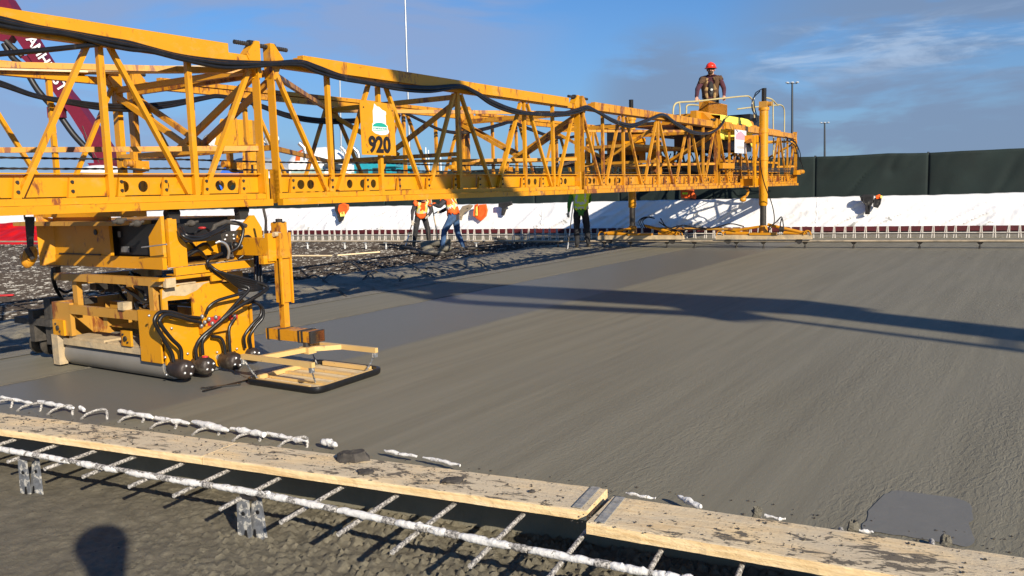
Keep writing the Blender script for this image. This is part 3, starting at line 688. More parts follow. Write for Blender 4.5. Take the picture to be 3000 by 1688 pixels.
# ------------------------------------------------------------------ white tarp over the barrier, red tarp, fence
TB = 26.35
def tarp_prof(a):
    return 1.03 + .03 * noise.noise(Vector((a * .5, 3, 0))) + .015 * noise.noise(Vector((a * 3, 8, 0)))
def tfold(a, t):
    w = noise.noise(Vector((a * 1.2 + t * 2.0, t * .9, 1.0))) ; r_ = abs(noise.noise(Vector((a * 1.8 + t * 2.6, t * .8, 5.0))))
    return .08 * w + .08 * (1 - min(1, r_ * 3.0)) ** 2 + .010 * noise.noise(Vector((a * 7, t * 4, 2)))
def tarp_fn(a0, a1):
    def f(s, t):
        a = a0 + (a1 - a0) * s; zt = tarp_prof(a)
        zb = .10 + .02 * noise.noise(Vector((a * 1.5, 0, 4)))
        if t < .8:
            q = t / .8; z = zb + (zt - zb) * q; y = TB - .30 + .22 * q - tfold(a, q) * (.35 + .65 * math.sin(math.pi * min(1, q * .9 + .1)))
        else:
            q = (t - .8) / .2; z = zt + .03 * math.sin(math.pi * q) - .12 * q * q; y = TB - .08 + .45 * q
        return AB(a, y, z)
    return f
segs = [(-9, 1.9, 'white tarp over the barrier right of the far leg, dirty along its foot'), (1.85, 10.6, 'white tarp over the barrier behind the machine legs, striped with shadow'), (10.55, 21, 'bright creased white tarp over the barrier left of the green vested worker'), (20.95, 48, 'white tarp over the barrier at the far left, seen under the beam')]
for a0, a1, lab in segs:
    m = MB(); m.grid(tarp_fn(a0, a1), int((a1 - a0) * 26), 34)
    o = tag(m.build('white_tarp', 'white_tarp', None, AB((a0 + a1) / 2, TB, 0), True, False), lab, 'tarp', 'white tarps over the barrier')
    md = o.modifiers.new('s', 'SOLIDIFY'); md.thickness = .012
t = thing('concrete_barrier', 'barrier hidden under the white tarps at the far edge of the deck', 'barrier', AB(5, TB + .2, -.3))
m = MB()
m.prism([(-.02, -.3), (.42, -.3), (.34, .95), (.08, .95)], AB(-9, TB, 0), DB, Z, DA * 57); m.build('barrier_body', 'concrete_far', t)
m = MB()
def redf(s, tt):
    a = 23.5 + 18 * s; h = .75 + .25 * noise.noise(Vector((a * .9, 0, 0))); h *= .30 + .70 * min(1, max(0, (a - 28.5) / 3))
    q = math.sin(math.pi * tt * .95) if tt < .95 else 0
    p = AB(a, 21.6 + 3.8 * tt, -.16 + h * max(0, math.sin(math.pi * min(1, tt * .62 + .0)))); p += DB * (.15 * noise.noise(Vector((a * 1.6, tt * 4, 1)))) + Z * (.10 * noise.noise(Vector((a * 2.2, tt * 5, 2)))); return p
m.grid(redf, 160, 36)
o = tag(m.build('red_tarp', 'red_tarp', None, AB(27, 24, -.2), True, False), 'crumpled shiny red tarp heaped on the deck at the far left', 'tarp')
o.modifiers.new('s', 'SOLIDIFY').thickness = .01
# green screen fence
FB = 26.95
t = thing('screen_fence', 'dark green wind screen fence behind the white tarps', 'fence', AB(4, FB, -.3))
def fz(a): return 2.27 + .035 * noise.noise(Vector((a * .6, 9, 0))) - .02 * math.sin((a % 3.05) / 3.05 * math.pi)
a = -10.2
while a < 49:
    a1 = a + 3.05
    def ff(s, tt, a=a):
        q = a + 3.04 * s; z = .1 + (fz(q) - .1) * tt
        fold = .10 * noise.noise(Vector((q * .9 + tt * 1.1, tt * 1.3, 3))) + .05 * (1 - min(1, abs(noise.noise(Vector((q * 1.1 + tt * 1.9, tt, 8)))) * 6)) ** 2
        return AB(q, FB - .03 + (fold - .06) * math.sin(math.pi * s) ** .5, z)
    m = MB(); m.grid(ff, 46, 26); o = m.build('screen_panel', 'fence_green', t, None, True, False); o.modifiers.new('s', 'SOLIDIFY').thickness = .006
    m = MB(); m.tube([AB(a, FB + .05, -.3), AB(a, FB + .05, fz(a) + .03)], .03, 8); m.build('fence_post', 'pole_dark', t, None, True)
    a = a1
m = MB(); m.tube([AB(-10.2 + i * 1.0, FB + .05, fz(-10.2 + i) - .02) for i in range(61)], .02, 6); m.build('top_rail', 'pole_dark', t, None, True)

# ------------------------------------------------------------------ the finishing machine: truss
VF, VBK, ZB, ZT = 6.27, 8.45, 1.42, 2.85
t = machine = thing('finishing_machine', 'long yellow truss finishing machine spanning the deck, with operator stand at the far end', 'paving machine', W(19.7, 5.7, .2))
def plate_holes(m, v0, v1, u0, u1, z0, z1, holes):
    holes = sorted(holes); cur = u0
    for uc, zc, ru, rz_ in holes:
        c0, c1 = uc - ru * 1.15, uc + ru * 1.15
        if c0 > cur: m.box(cur, c0, v0, v1, z0, z1)
        n = 16; fr = []; 
        for vv in (v0, v1):
            el = [W(uc + ru * math.cos(2 * math.pi * i / n), vv, zc + rz_ * math.sin(2 * math.pi * i / n)) for i in range(n)]
            rc = []
            for i in range(n):
                c, s_ = math.cos(2 * math.pi * i / n), math.sin(2 * math.pi * i / n); k = 1 / max(abs(c), abs(s_))
                rc.append(W(uc + ru * 1.15 * c * k, vv, (z0 + z1) / 2 + (z1 - z0) / 2 * s_ * k))
            fr.append((el, rc))
        vs = fr[0][0] + fr[0][1] + fr[1][0] + fr[1][1]; fs = []
        for i in range(n):
            j = (i + 1) % n
            fs += [(i, n + i, n + j, j), (2 * n + i, 2 * n + j, 3 * n + j, 3 * n + i), (i, j, 2 * n + j, 2 * n + i), (n + i, 3 * n + i, 3 * n + j, n + j)]
        m.add(vs, fs); cur = c1
    if cur < u1: m.box(cur, u1, v0, v1, z0, z1)
SECT = [(-.65, 5.43, 'yellow'), (5.55, 11.66, 'yellow'), (11.75, 18.03, 'yellow_rusty'), (18.12, 24.75, 'yellow_rusty')]
PAT = [0, .125, .25, .49, .745, .875, 1.0]                       # verticals, as fractions of a section
DIA = [(.012, .112, 1), (.138, .228, 0), (.27, .365, 1), (.388, .478, 0), (.502, .605, 1), (.63, .73, 0), (.76, .862, 1), (.888, .985, 0)]
def truss_side(u0, u1, vc, out, mt, front, idx):
    L = u1 - u0; ZTb = 2.70
    m = MB(); s_ = out                                             # out = -1 faces the camera side
    lo_, hi_ = sorted((vc - .004 + .03 * (-s_), vc + .004 + .03 * (-s_)))
    holes = []
    if front or True:
        for q, r_ in ((.36 / 6.1, .050), (.49 / 6.1, .050), (1.05 / 6.1, .045), (1.25 / 6.1, .045), (1.42 / 6.1, .045)):
            holes.append((u0 + q * L, 1.615, r_, .047)); holes.append((u1 - q * L, 1.615, r_, .047))
    plate_holes(m, lo_, hi_, u0, u1, 1.545, 1.71, holes)
    a, b_ = sorted((vc, vc + .05 * s_)); m.box(u0, u1, a, b_ , 1.485, 1.535)
    a, b_ = sorted((vc + .03 * s_, vc + .105 * s_)); m.box(u0, u1, a, b_, 1.42, 1.482)
    a, b_ = sorted((vc - .05 * s_, vc + .03 * s_)); m.box(u0, u1, a, b_, 1.44, 1.483)
    a, b_ = sorted((vc - .034 * s_, vc + .02 * s_)); m.box(u0, u1, a, b_, 1.712, 1.722)
    name = 'truss_side'
    side = m.build(name, mt, machine)
    if idx == 0: side['label'] = 'brighter yellow truss side nearest the left of the picture' if front else ''
    if not side.get('label') and 'label' in side.keys(): del side['label']
    # upper chord: square tube with a longer sleeve standing proud of it
    m = MB()
    m.box(u0, u1, vc - .04, vc + .04, 2.72, 2.79)
    a, b_ = sorted((vc + .0, vc + .075 * s_)); m.box(u0 + (.38 if idx else 0), u1 - .38, a, b_, 2.69 if idx == 0 and front else 2.735, 2.86)
    a, b_ = sorted((vc - .06 * s_, vc - .002 * s_)); m.box(u0 + .38, u1 - .38, a, b_, 2.80, 2.845)
    ch = m.build('upper_chord', mt, side)
    # welded ribs on the web
    q = u0 + .2
    while front and q < u1 - .1:
        m = MB(); m.prism([(-.03, 0), (.03, 0), (.02, .15), (-.008, .15)], W(q, vc + .004 * s_, 1.537), DU, Z, DV * (.028 * s_)); m.k = 1
        for zz in (1.655, 1.585): m.cyl(W(q + .004, vc + .03 * s_, zz), W(q + .004, vc + .046 * s_, zz), .012, 8)
        m.build('web_rib', [mt, 'dark_steel'], side)
        q += .53 if idx else .40
    for i, f in enumerate(PAT):
        w = .058 if i in (0, 3, 6) else .045
        u = u0 + f * L + (w / 2 if i == 0 else -w / 2 if i == 6 else 0)
        m = MB(); m.box(u - w / 2, u + w / 2, vc - .022, vc + .022, 1.535, 2.72 if i in (0, 6) else 2.735)
        if i in (0, 6): a, b_ = sorted((vc + .022 * s_, vc + .07 * s_)); m.box(u - w * .5, u - w * .35, a, b_, 1.54, 2.68)
        m.build('vertical_post', mt, side)
    for fa, fb, down in DIA:
        ua, ub = u0 + fa * L, u0 + fb * L; za, zb = (2.70, 1.55) if down else (1.55, 2.70)
        m = MB(); m.beam(W(ua, vc, za), W(ub, vc, zb), .036, .045, DV); m.build('diagonal_brace', mt, side)
    # splice plates and threaded rods
    for u, sg in ((u0, 1), (u1, -1)):
        m = MB(); m.prism([(0, 2.60), (.05 * sg, 2.60), (.16 * sg, 2.80), (.05 * sg, 2.93), (0, 2.93)], W(u, vc - .05, 0), DU, Z, DV * .10)
        m.build('splice_plate', mt, side)
        m = MB(); m.box(*sorted((u, u + .035 * sg)), vc - .06, vc + .06, 1.44, 1.76); m.build('end_plate', mt, side)
for i, (u0, u1, mt) in enumerate(SECT):
    truss_side(u0, u1, VF, -1, mt, True, i); truss_side(u0, u1, VBK, 1, 'yellow_rusty' if i else 'yellow', False, i)
def rod(u, v, z, L=.62):
    m = MB(); k = int(L / .012)
    m.tube([W(u - L / 2 + L * i / k, v, z) for i in range(k + 1)], .018, 8, None, True, [.018 if i % 2 else .0215 for i in range(k + 1)])
    for q in (-.11, -.14, .11, .14): m.cyl(W(u + q - .012, v, z), W(u + q + .012, v, z), .04, 6)
    m.build('threaded_rod', 'dark_steel', machine)
for u in (5.49, 11.705, 18.075):
    rod(u, VF, 2.90); rod(u, VBK, 2.87, .5)
def member(p, q, w=.045, h=.05, mt='yellow_rusty', name='cross_brace'):
    m = MB(); m.beam(p, q, w, h); return m.build(name, mt, machine)
nodes_u = []
for i, (u0, u1, mt) in enumerate(SECT):
    nodes_u += [(u0 + .05, 1), (u0 + .49 * (u1 - u0), 0), (u1 - .05, 1)]
VM = (VF + VBK) / 2
for j, (u, end) in enumerate(nodes_u):
    mt = 'yellow' if u < 5.5 else 'yellow_rusty'
    member(W(u, VF, 2.67), W(u, VBK, 2.67), .05, .06, mt); member(W(u, VF, 1.97), W(u, VBK, 1.97), .05, .05, mt)
    member(W(u, VF + .03, 1.50), W(u, VBK - .03, 1.50), .05, .06, mt)
    member(W(u, VF, 2.62), W(u, VM + .1, 2.0), .045, .055, mt); member(W(u, VBK, 2.62), W(u, VM - .1, 2.0), .045, .055, mt)
for j in range(len(nodes_u) - 1):
    ua, ub = nodes_u[j][0], nodes_u[j + 1][0]
    if ub - ua < .5: continue
    a_, b_ = (VF, VBK) if nodes_u[j][1] and nodes_u[j + 1][1] == 0 else (VBK, VF)
    member(W(ua, a_, 2.66), W(ub, b_, 2.66)); member(W(ua, a_ , 1.955), W(ub, b_, 1.955), .04, .045)
# drive chains running down the middle, with their guides
for zz, nm in ((1.90, 'upper'), (1.81, 'lower')):
    m = MB(); k = 560; vs = []
    m.tube([W(-.6 + 25.2 * i / k, VM + .03, zz - .012 * math.sin((i % 66) / 66 * math.pi)) for i in range(k + 1)], .01, 6, None, True, [.0085 if i % 2 else .0125 for i in range(k + 1)])
    m.build('drive_chain', 'dark_steel', machine)
for u in (4.82, 5.93, 9.9, 11.3, 17.4):
    m = MB(); m.box(u - .025, u + .02, VM - .03, VM + .03, 1.86, 2.0); m.box(u - .02, u + .12, VM - .05, VM + .05, 1.80, 1.875)
    m.cyl(W(u - .10, VM, 1.855), W(u - .02, VM, 1.855), .035, 12); m.sphere(W(u + .06, VM, 1.80), .07, .05, .035)
    m.build('chain_guide', 'yellow_rusty', machine, None, True)
    m = MB(); m.tube([W(u - .10, VM - .06, 1.80), W(u + .1, VM - .06, 1.785)], .012, 6); m.build('guide_shaft', 'dark_steel', machine)
# far legs
def leg(u, v, top, lo, label):
    m = MB(); m.tube([W(u, v, .98), W(u, v, 1.02), W(u, v, 2.02), W(u, v, 2.03), W(u, v, 2.10), W(u, v, 2.11), W(u, v, top - .46)], .1, 20, None, True, [.085, .1, .1, .11, .11, .1, .1])
    m.tube([W(u, v, top - 1.02), W(u, v, top - .92)], .112, 20); m.tube([W(u, v, top - .50), W(u, v, top - .44)], .122, 20)
    L = m.build('leg_jack', 'yellow', machine, None, True); L['label'] = label
    m = MB(); m.tube([W(u, v, .2), W(u, v, 1.0)], .074, 18); m.build('lower_rod', 'leg_chrome', L, None, True)
    m = MB(); m.tube([W(u, v, .22), W(u, v, .42), W(u, v, .52)], .1, 16, None, True, [.12, .105, .095]); m.build('foot_collar', 'yellow_deep', L, None, True)
    k = 24; m = MB(); m.tube([W(u, v, top - .30 + .3 * i / k) for i in range(k + 1)], .05, 12, None, True, [.052 if i % 2 else .058 for i in range(k + 1)]); m.build('top_screw', 'black', L, None, True)
    m = MB(); m.box(u - .09, u + .09, v - .09, v + .09, top - .44, top - .30); m.cyl(W(u, v - .18, top - .36), W(u, v + .1, top - .36), .05, 10); m.build('screw_gear', 'yellow_caked', L)
    m = MB(); m.box(u - .16, u + .16, v + .10, v + .45, 2.45, 2.62); m.box(u - .14, u + .14, v + .10, v + .5, 1.45, 1.62)
    m.prism([(0, 1.42), (.16, 1.42), (.10, 1.75), (.04, 2.6), (-.06, 2.6), (-.02, 1.9)], W(u - .26, v + .12, 0), DU, Z, DV * .05)
    m.build('leg_bracket', 'yellow', L)
    return L
LU, LV, MU, MV = 19.75, 5.72, 19.30, 8.95
leg(LU, LV, 3.68, 0, 'front leg at the far end, tall yellow cylinder with dark lower rod')
leg(MU + .2, MV, 3.66, 0, 'rear leg at the far end, half hidden by the truss')
# skids the legs stand on
def skid(c, label):
    a, b_ = c.dot(DA), c.dot(DB)
    m = MB(); m.box(a - 1.08, a + 1.08, b_ - .09, b_ + .09, .21, .31, fn=AB)
    s_ = m.build('skid', 'tan_caked', machine); s_['label'] = label
    m = MB()
    for q in (-.75, .55): m.tube([AB(a + q - .22, b_, .34), AB(a + q + .3, b_, .36)], .045, 10)
    m.tube([AB(a - .95, b_ - .03, .34), AB(a - .1, b_ - .03, .55)], .035, 8); m.tube([AB(a + .95, b_, .36), AB(a + .1, b_, .5)], .03, 8)
    m.box(a - .3, a + .3, b_ - .11, b_ + .11, .31, .36, fn=AB)
    m.build('skid_frame', 'yellow_deep', s_, None, True)
    for q in (-.98, .98):
        m = MB(); m.tube([AB(a + q + .16 * math.cos(w) * (1 if q > 0 else -1) * .5, b_ - .1, .31 + .10 * math.sin(w)) for w in [math.pi * i / 8 for i in range(9)]], .014, 6); m.build('lifting_loop', 'yellow_deep', s_, None, True)
    m = MB()
    for q in (-.8, .8): m.cyl(AB(a + q, b_ - .05, .17), AB(a + q, b_ + .05, .17), .07, 14)
    m.build('skid_wheel', 'dark_steel', s_)
skid(AB(2.62, 20.2, 0), 'tan caked skid under the front leg'); skid(AB(5.55, 20.2, 0), 'tan caked skid under the rear leg')
m = MB(); m.tube([AB(3.0, 20.45, .42), AB(5.2, 20.5, .46)], .03, 8); m.build('skid_link', 'yellow_caked', machine, None, True)
def mhose(pts, r, name='hydraulic_hose', par=None, mt='rubber'):
    m = MB(); m.tube(smooth_path(pts, 6), r, 7); return m.build(name, mt, par or machine, None, True)
for (x0, y0), vv in (((2245, 470), 5.6),):
    mhose([PV(2226, 400, 5.55), PV(2228, 480, 5.52), PV(2240, 540, 5.52), PV(2262, 600, 5.52), PV(2268, 650, 5.55), PV(2250, 680, 5.6)], .012)
    mhose([PV(2226, 268, 5.6), PV(2206, 290, 5.6), PV(2204, 320, 5.6), PV(2218, 345, 5.6)], .014)
    mhose([PV(2230, 262, 5.6), PV(2212, 276, 5.6), PV(2210, 310, 5.6), PV(2220, 350, 5.6)], .012)
for sh in (0, 5, 11):
    mhose([PB(1880 + sh, 668, 20.0), PB(1872 + sh, 648, 20.0), PB(1890 + sh, 636, 20.0), PB(1918, 640, 20.0)], .013)
for pts in ([(1935, 640), (1950, 662), (1975, 672), (2000, 660), (2040, 668), (2090, 668), (2140, 656), (2180, 664)], [(2250, 668), (2275, 650), (2290, 636), (2296, 668)], [(1930, 650), (1960, 668), (1990, 662), (2010, 672), (2070, 672)], [(2290, 640), (2286, 660), (2294, 675)]):
    mhose([PB(x, y, 20.0) for x, y in pts], .014)
m = MB(); c = PB(2290, 672, 20.0); m.cyl(c - DA * .05, c + DA * .05, .06, 12); m.build('skid_motor', 'dark_steel', machine)
# operator stand on the far end of the truss
m = MB(); m.box(18.1, 23.6, VF + .1, VBK - .1, 2.88, 2.93); plat = m.build('operator_platform', 'yellow_deep', machine)
def uz(u, v, z): return W(u, v, z)
m = MB()
c = PV(2052, 300, 7.0)
cu = c.dot(DU)
m.box(18.85, 20.15, 6.72, 6.95, 2.94, 3.40); m.prism([(0, 0), (.34, 0), (.12, .33), (0, .33)], W(20.15, 6.72, 3.08), DV, Z, -DU * 1.3); m.build('control_console', 'yellow_deep', plat)
m = MB(); m.box(17.9, 21.6, 6.66, 6.80, 2.94, 3.13); m.build('kick_plate', 'yellow_deep', plat)
m = MB(); m.box(18.7, 21.2, 6.45, 7.5, 2.30, 2.88); m.build('engine_housing', 'black', plat)
m = MB(); m.prism([(6.46, 2.94), (7.6, 2.94), (7.6, 3.1), (6.62, 3.1)], W(18.2, 0, 0), DV, Z, DU * 3.6); m.build('deck_housing', 'yellow_deep', plat)
m = MB()
def cov(s_, t_):
    u = 18.62 + 2.5 * s_; q = t_ * 1.45
    if q < .55: v, z = 6.38 + .02 * math.sin(u * 6), 2.52 + q
    else: v, z = 6.38 + (q - .55), 3.07 + .04 * math.sin((q - .55) * 3) - .10 * (q - .55)
    if s_ > .85: z -= (s_ - .85) * .8
    return W(u, v, z + .03 * noise.noise(Vector((u * 2, q * 4, 0))))
m.grid(cov, 30, 24); o = m.build('fabric_cover', 'lime_cover', plat, None, True, False); o['label'] = 'bright lime yellow cover over the engine'; o.modifiers.new('s', 'SOLIDIFY').thickness = .01
m = MB(); m.box(18.9, 23.4, VF + .15, VBK - .2, 1.73, 2.0); m.build('fuel_tank', 'black', plat)
m = MB(); m.box(18.9, 23.6, VF + .12, VF + .2, 2.02, 2.07); m.box(18.9, 23.6, VF + .12, VF + .2, 1.78, 1.82); m.build('tank_rail', 'yellow_deep', plat)
m = MB(); m.box(21.9, 23.2, 6.7, 7.6, 2.9, 3.3); m.box(22.1, 22.8, 6.6, 6.7, 2.95, 3.2); m.box(21.0, 21.5, 6.9, 7.3, 2.95, 3.15); m.build('engine_block', 'black', plat)
m = MB(); m.prism([(0, 0), (.85, .0), (.6, .34), (.12, .16)], W(21.35, 6.5, 2.78), DU, Z, DV * .25); m.build('hood_flap', 'black', plat)
# guard rail: bent tubes
def rail(pts, r=.021, par=plat, nm='guard_rail', mt='rail_paint'):
    m = MB(); m.tube(smooth_path(pts, 5), r, 8); return m.build(nm, mt, par, None, True)
RV = 6.55
def rp(x, y, v): return PV(x, y, v)
rail([rp(1972, 345, RV), rp(1972, 325, RV), rp(1976, 308, RV), rp(1990, 300, RV), rp(2040, 297, RV), rp(2110, 289, RV), rp(2180, 282, RV), rp(2196, 284, RV), rp(2206, 300, RV), rp(2210, 345, RV)], .018)
rail([rp(1990, 300, RV), rp(1992, 320, RV), rp(1992, 345, RV)], .016)
rail([rp(2011, 345, 7.3), rp(2011, 325, 7.3), rp(2016, 308, 7.3), rp(2060, 310, 7.3)], .02)
rail([rp(2160, 320, 7.3), rp(2200, 315, 7.3), rp(2265, 309, 7.3), rp(2280, 309, 7.3)], .02)
rail([rp(2240, 286, RV), rp(2256, 289, RV), rp(2264, 300, RV), rp(2265, 360, RV), rp(2268, 480, RV)], .018)
rail([rp(2240, 286, RV), rp(2262, 292, RV), rp(2276, 306, 6.6), rp(2288, 308, 6.6), rp(2297, 320, 6.6), rp(2298, 360, 6.6), rp(2296, 485, 6.6)], .018)
for x in (2265, 2296): rail([rp(x, 440, RV), rp(x, 500, RV)], .016)
mhose([rp(2260, 292, 6.6), rp(2275, 303, 6.6)], .012)
# clutter under and beside the stand
random.seed(21)
for i in range(26):
    u = random.uniform(18.6, 23.8); v_ = random.uniform(6.5, 8.2); L = random.uniform(.3, 1.1)
    mhose([W(u, v_, 2.35), W(u + L * .3, v_ - .05, 2.12 - random.random() * .2), W(u + L * .7, v_ + .05, 2.1 - random.random() * .2), W(u + L, v_, 2.3)], .016)
for pts in ([(2292, 400), (2320, 415), (2335, 445), (2338, 470), (2345, 495)], [(2300, 404), (2326, 425), (2332, 460), (2346, 500)], [(2296, 410), (2322, 430), (2330, 470)]):
    mhose([PV(x + 8, y, 6.2) for x, y in pts], .013)
m = MB()
for x0, x1, y in ((2126, 2215, 489), (2130, 2215, 494), (2245, 2325, 498), (2245, 2325, 503), (2245, 2325, 494)): m.tube([PV(x0, y, 6.18), PV(x1, y + 1, 6.18)], .012, 6)
m.build('steel_line', 'dark_steel', machine)
m = MB(); m.box(17.95, 18.75, 6.08, 6.16, 1.85, 1.97); m.box(24.3, 24.75, 6.1, 6.2, 1.72, 1.84); m.cyl(W(24.6, 6.1, 1.8), W(24.95, 6.1, 1.8), .06, 10); m.build('end_bearing', 'yellow_deep', machine)
for u, zz, w in ((17.0, 1.95, .5), (15.8, 1.95, .7), (14.4, 1.93, .3), (16.5, 2.5, .5)):
    m = MB(); m.box(u, u + w, VBK - .6, VBK - .3, zz, zz + .25); m.build('junction_box', 'black', machine)
m = MB(); m.box(16.9, 18.2, VBK - .45, VBK - .1, 2.05, 2.62); m.build('gear_case', 'yellow_deep', machine)
m = MB(); m.tube([W(17.4, 7.4, 1.7), W(17.4, 7.4, 2.5)], .12, 14); m.tube([W(15.9, 8.3, 1.75), W(15.9, 8.3, 2.55)], .05, 10); m.build('stand_column', 'yellow_rusty', machine, None, True)
m = MB(); m.box(15.5, 18.6, 7.1, 8.3, 2.30, 2.36); m.build('catwalk', 'yellow_caked', machine)

# hoses slung along the truss
def hose(pts, label, r=.019, grp='hoses slung along the truss'):
    m = MB(); m.tube(smooth_path(pts, 6), r, 9)
    return tag(m.build('hydraulic_hose', 'rubber', None, pts[0], True), label, 'hose', grp)
FH = [(-260, 5), (0, 62), (100, 86), (200, 103), (310, 122), (380, 134), (440, 150), (530, 172), (640, 186), (720, 190), (800, 191), (880, 187), (930, 202), (1000, 228), (1080, 246), (1170, 257), (1260, 261), (1346, 256), (1390, 272), (1440, 300), (1500, 324), (1560, 336), (1640, 336), (1690, 324), (1720, 316), (1750, 330), (1800, 356), (1850, 368), (1900, 352), (1942, 338), (1980, 362), (2030, 388), (2075, 392), (2105, 376), (2122, 352)]
for k, (dy, sc2, lab) in enumerate(((-8, 1.0, 'uppermost black hose of the front bundle on the truss'), (-3, 1.25, 'second black hose of the front bundle on the truss'), (2, 1.5, 'third black hose of the front bundle on the truss'), (6, 1.9, 'lowest and slackest black hose of the front bundle'))):
    pts = []
    for i, (x, y) in enumerate(FH):
        s_ = min(1, max(0, 1.15 - x / 2600))
        sagk = 1.0 if i % 2 else .6
        pts.append(PV(x, y + dy * s_ + 2.2 * k * s_ * math.sin(i * 1.7), VF - .085 - .035 * (k % 2)))
    hose(pts, lab, .017 if k else .019)
BH = [(-150, 200), (0, 243), (100, 280), (200, 297), (300, 309), (400, 311), (500, 302), (600, 286), (640, 282), (700, 292), (760, 308), (850, 338), (950, 352), (1060, 350), (1130, 336), (1175, 328), (1230, 352), (1290, 380), (1350, 388), (1420, 376), (1470, 362), (1500, 356), (1550, 376), (1620, 400), (1680, 400), (1740, 372), (1790, 366)]
for k, (lab, dd) in enumerate((('upper black hose of the rear bundle, sagging behind the posts', -3), ('lower black hose of the rear bundle, sagging most', 3), ('middle black hose of the rear bundle', 0))):
    pts = []
    for i, (x, y) in enumerate(BH):
        s_ = min(1, max(.35, 1.2 - x / 1800)); low = [0, 10, 4][k] * math.sin(max(0, min(1, ((x - 150) % 560) / 480)) * math.pi)
        pts.append(PV(x, y + dd * s_ + low * s_, VBK - .12 - .04 * (k % 2)))
    hose(pts, lab, .016)
hose([PV(-200, 178, 6.0), PV(0, 158, 6.1), PV(140, 146, 6.15), PV(290, 130, 6.18)], 'single black hose rising from the left edge to the top chord', .02)
# walk boards on the truss
m = MB(); m.beam(PV(-160, 197, VBK) , PV(332, 211, VBK), .20, .045); tag(m.build('walk_board', 'wood_board', None, W(4.6, VBK, 2.85)), 'long pale board lying on the rear chord at the left edge', 'board')
m = MB(); m.beam(PV(284, 206, VBK - .1), PV(712, 203, VF + .25), .22, .05); tag(m.build('walk_board', 'wood_board', None, W(5.2, 7.3, 2.8)), 'pale board laid across from the rear chord to the front, half in shade', 'board')

# 920 sign
SO = W(6.98, VF - .075, 1.92); EX, EY = DU, Z
t = thing('number_sign', 'yellow sign with a white emblem above the number 920', 'sign', SO)
m = MB(); m.prism([(-.275, .0), (.275, -.0), (.27, .565), (-.275, .57)], SO, EX, EY, DV * .006); m.build('sign_panel', 'yellow', t)
e = [(-.055, .55), (-.01, .52), (.02, .52), (.075, .49), (.135, .475), (.14, .445), (.128, .44), (.13, .335), (.155, .32), (.16, .29), (.175, .26), (.16, .235), (.11, .222), (.03, .218), (-.06, .232), (-.11, .26), (-.105, .30), (-.1, .335), (-.085, .345), (-.085, .47), (-.07, .50)]
m = MB(); m.prism([(x * .95 , y) for x, y in e], SO - DV * .001, EX, EY, -DV * .002); m.build('emblem', 'white_paint', t)
arc = [(.115 * math.cos(w) + .022, .305 + .045 * math.sin(w)) for w in [math.pi * i / 12 for i in range(13)]]
m = MB(); m.prism(arc, SO - DV * .0035, EX, EY, -DV * .0015); m.prism([(-.093, .262), (.137, .262), (.137, .268), (-.093, .268)], SO - DV * .0035, EX, EY, -DV * .0015); m.prism([(-.093, .262), (-.089, .262), (-.089, .305), (-.093, .305)], SO - DV * .0035, EX, EY, -DV * .0015); m.prism([(.133, .262), (.137, .262), (.137, .305), (.133, .305)], SO - DV * .0035, EX, EY, -DV * .0015)
m.build('emblem_dome', 'teal_flat', t)
text_mesh('emblem_lettering', 'CONSTRUCTION', .027, SO + EX * .022 + EY * .277 - DV * .005, EX, EY, 'teal_flat', t, .0006, .0008)
text_mesh('digits', '920', .235, SO + EX * .005 + EY * .035 - DV * .005, EX, EY, 'lead_black', t, .009, .0015)
m = MB()
for x, y in ((-.225, .50), (.235, .49), (-.19, .03)): m.cyl(SO + EX * x + EY * y - DV * .001, SO + EX * x + EY * y - DV * .006, .008, 8)
m.build('screws', 'dark_steel', t)
# notice with a pink house
c0, c1, c2, c3 = PV(2152, 379, 6.12), PV(2187, 377, 6.12), PV(2186, 451, 6.12), PV(2153, 448, 6.12)
t = thing('notice_board', 'small white notice with a pink house print at the far end of the truss', 'sign', c3)
nx = (c2 - c3); L_, H_ = nx.length, (c0 - c3).length; nx = DU; 
m = MB(); m.prism([(0, 0), (L_, 0), (L_, H_), (0, H_)], c3, nx, Z, DV * .008); m.build('notice_panel', 'white_paint', t)
hs = [(.06, .58), (.96, .58), (.93, .78), (.5, .96), (.1, .80)]
m = MB(); m.prism([(x * L_, y * H_) for x, y in hs], c3 - DV * .002, nx, Z, -DV * .002); m.build('house_print', 'pink', t)
m = MB()
for y, a_, b_ in ((.28, .2, .8), (.24, .15, .85), (.20, .2, .8), (.13, .35, .65)): m.prism([(a_ * L_, y * H_), (b_ * L_, y * H_), (b_ * L_, y * H_ + .01), (a_ * L_, y * H_ + .01)], c3 - DV * .002, nx, Z, -DV * .002)
m.build('small_print', 'grey_ink', t)
# hooks hanging under the truss
t = thing('hanging_block', 'black strap with a yellow pulley block hanging under the beam at the left', 'pulley block', PV(88, 780, 6.9))
m = MB(); m.hexa([PV(x, y, v_) for (x, y), v_ in (((72, 635), 6.88), ((102, 635), 6.88), ((102, 635), 6.93), ((72, 635), 6.93), ((80, 735), 6.88), ((98, 735), 6.88), ((98, 735), 6.93), ((80, 735), 6.93))]); m.build('strap', 'rubber', t)
m = MB(); c = PV(86, 752, 6.9); m.sphere(c, .062, .045, .095, 14, 10, ax=(DU, DV, (Z + DU * .25).normalized())); m.cyl(c - DV * .055 - DU * .02, c + DV * .055 - DU * .02, .03, 14); m.build('pulley', 'yellow_rusty', t, None, True)
m = MB(); m.tube([PV(78, 728, 6.83), PV(96, 758, 6.83)], .022, 6); m.build('cheek_slot', 'dark_steel', t, None, True)
t = thing('hanging_hook', 'small yellow hook hanging under the beam beside the far leg', 'hook', PV(2178, 592, 6.4))
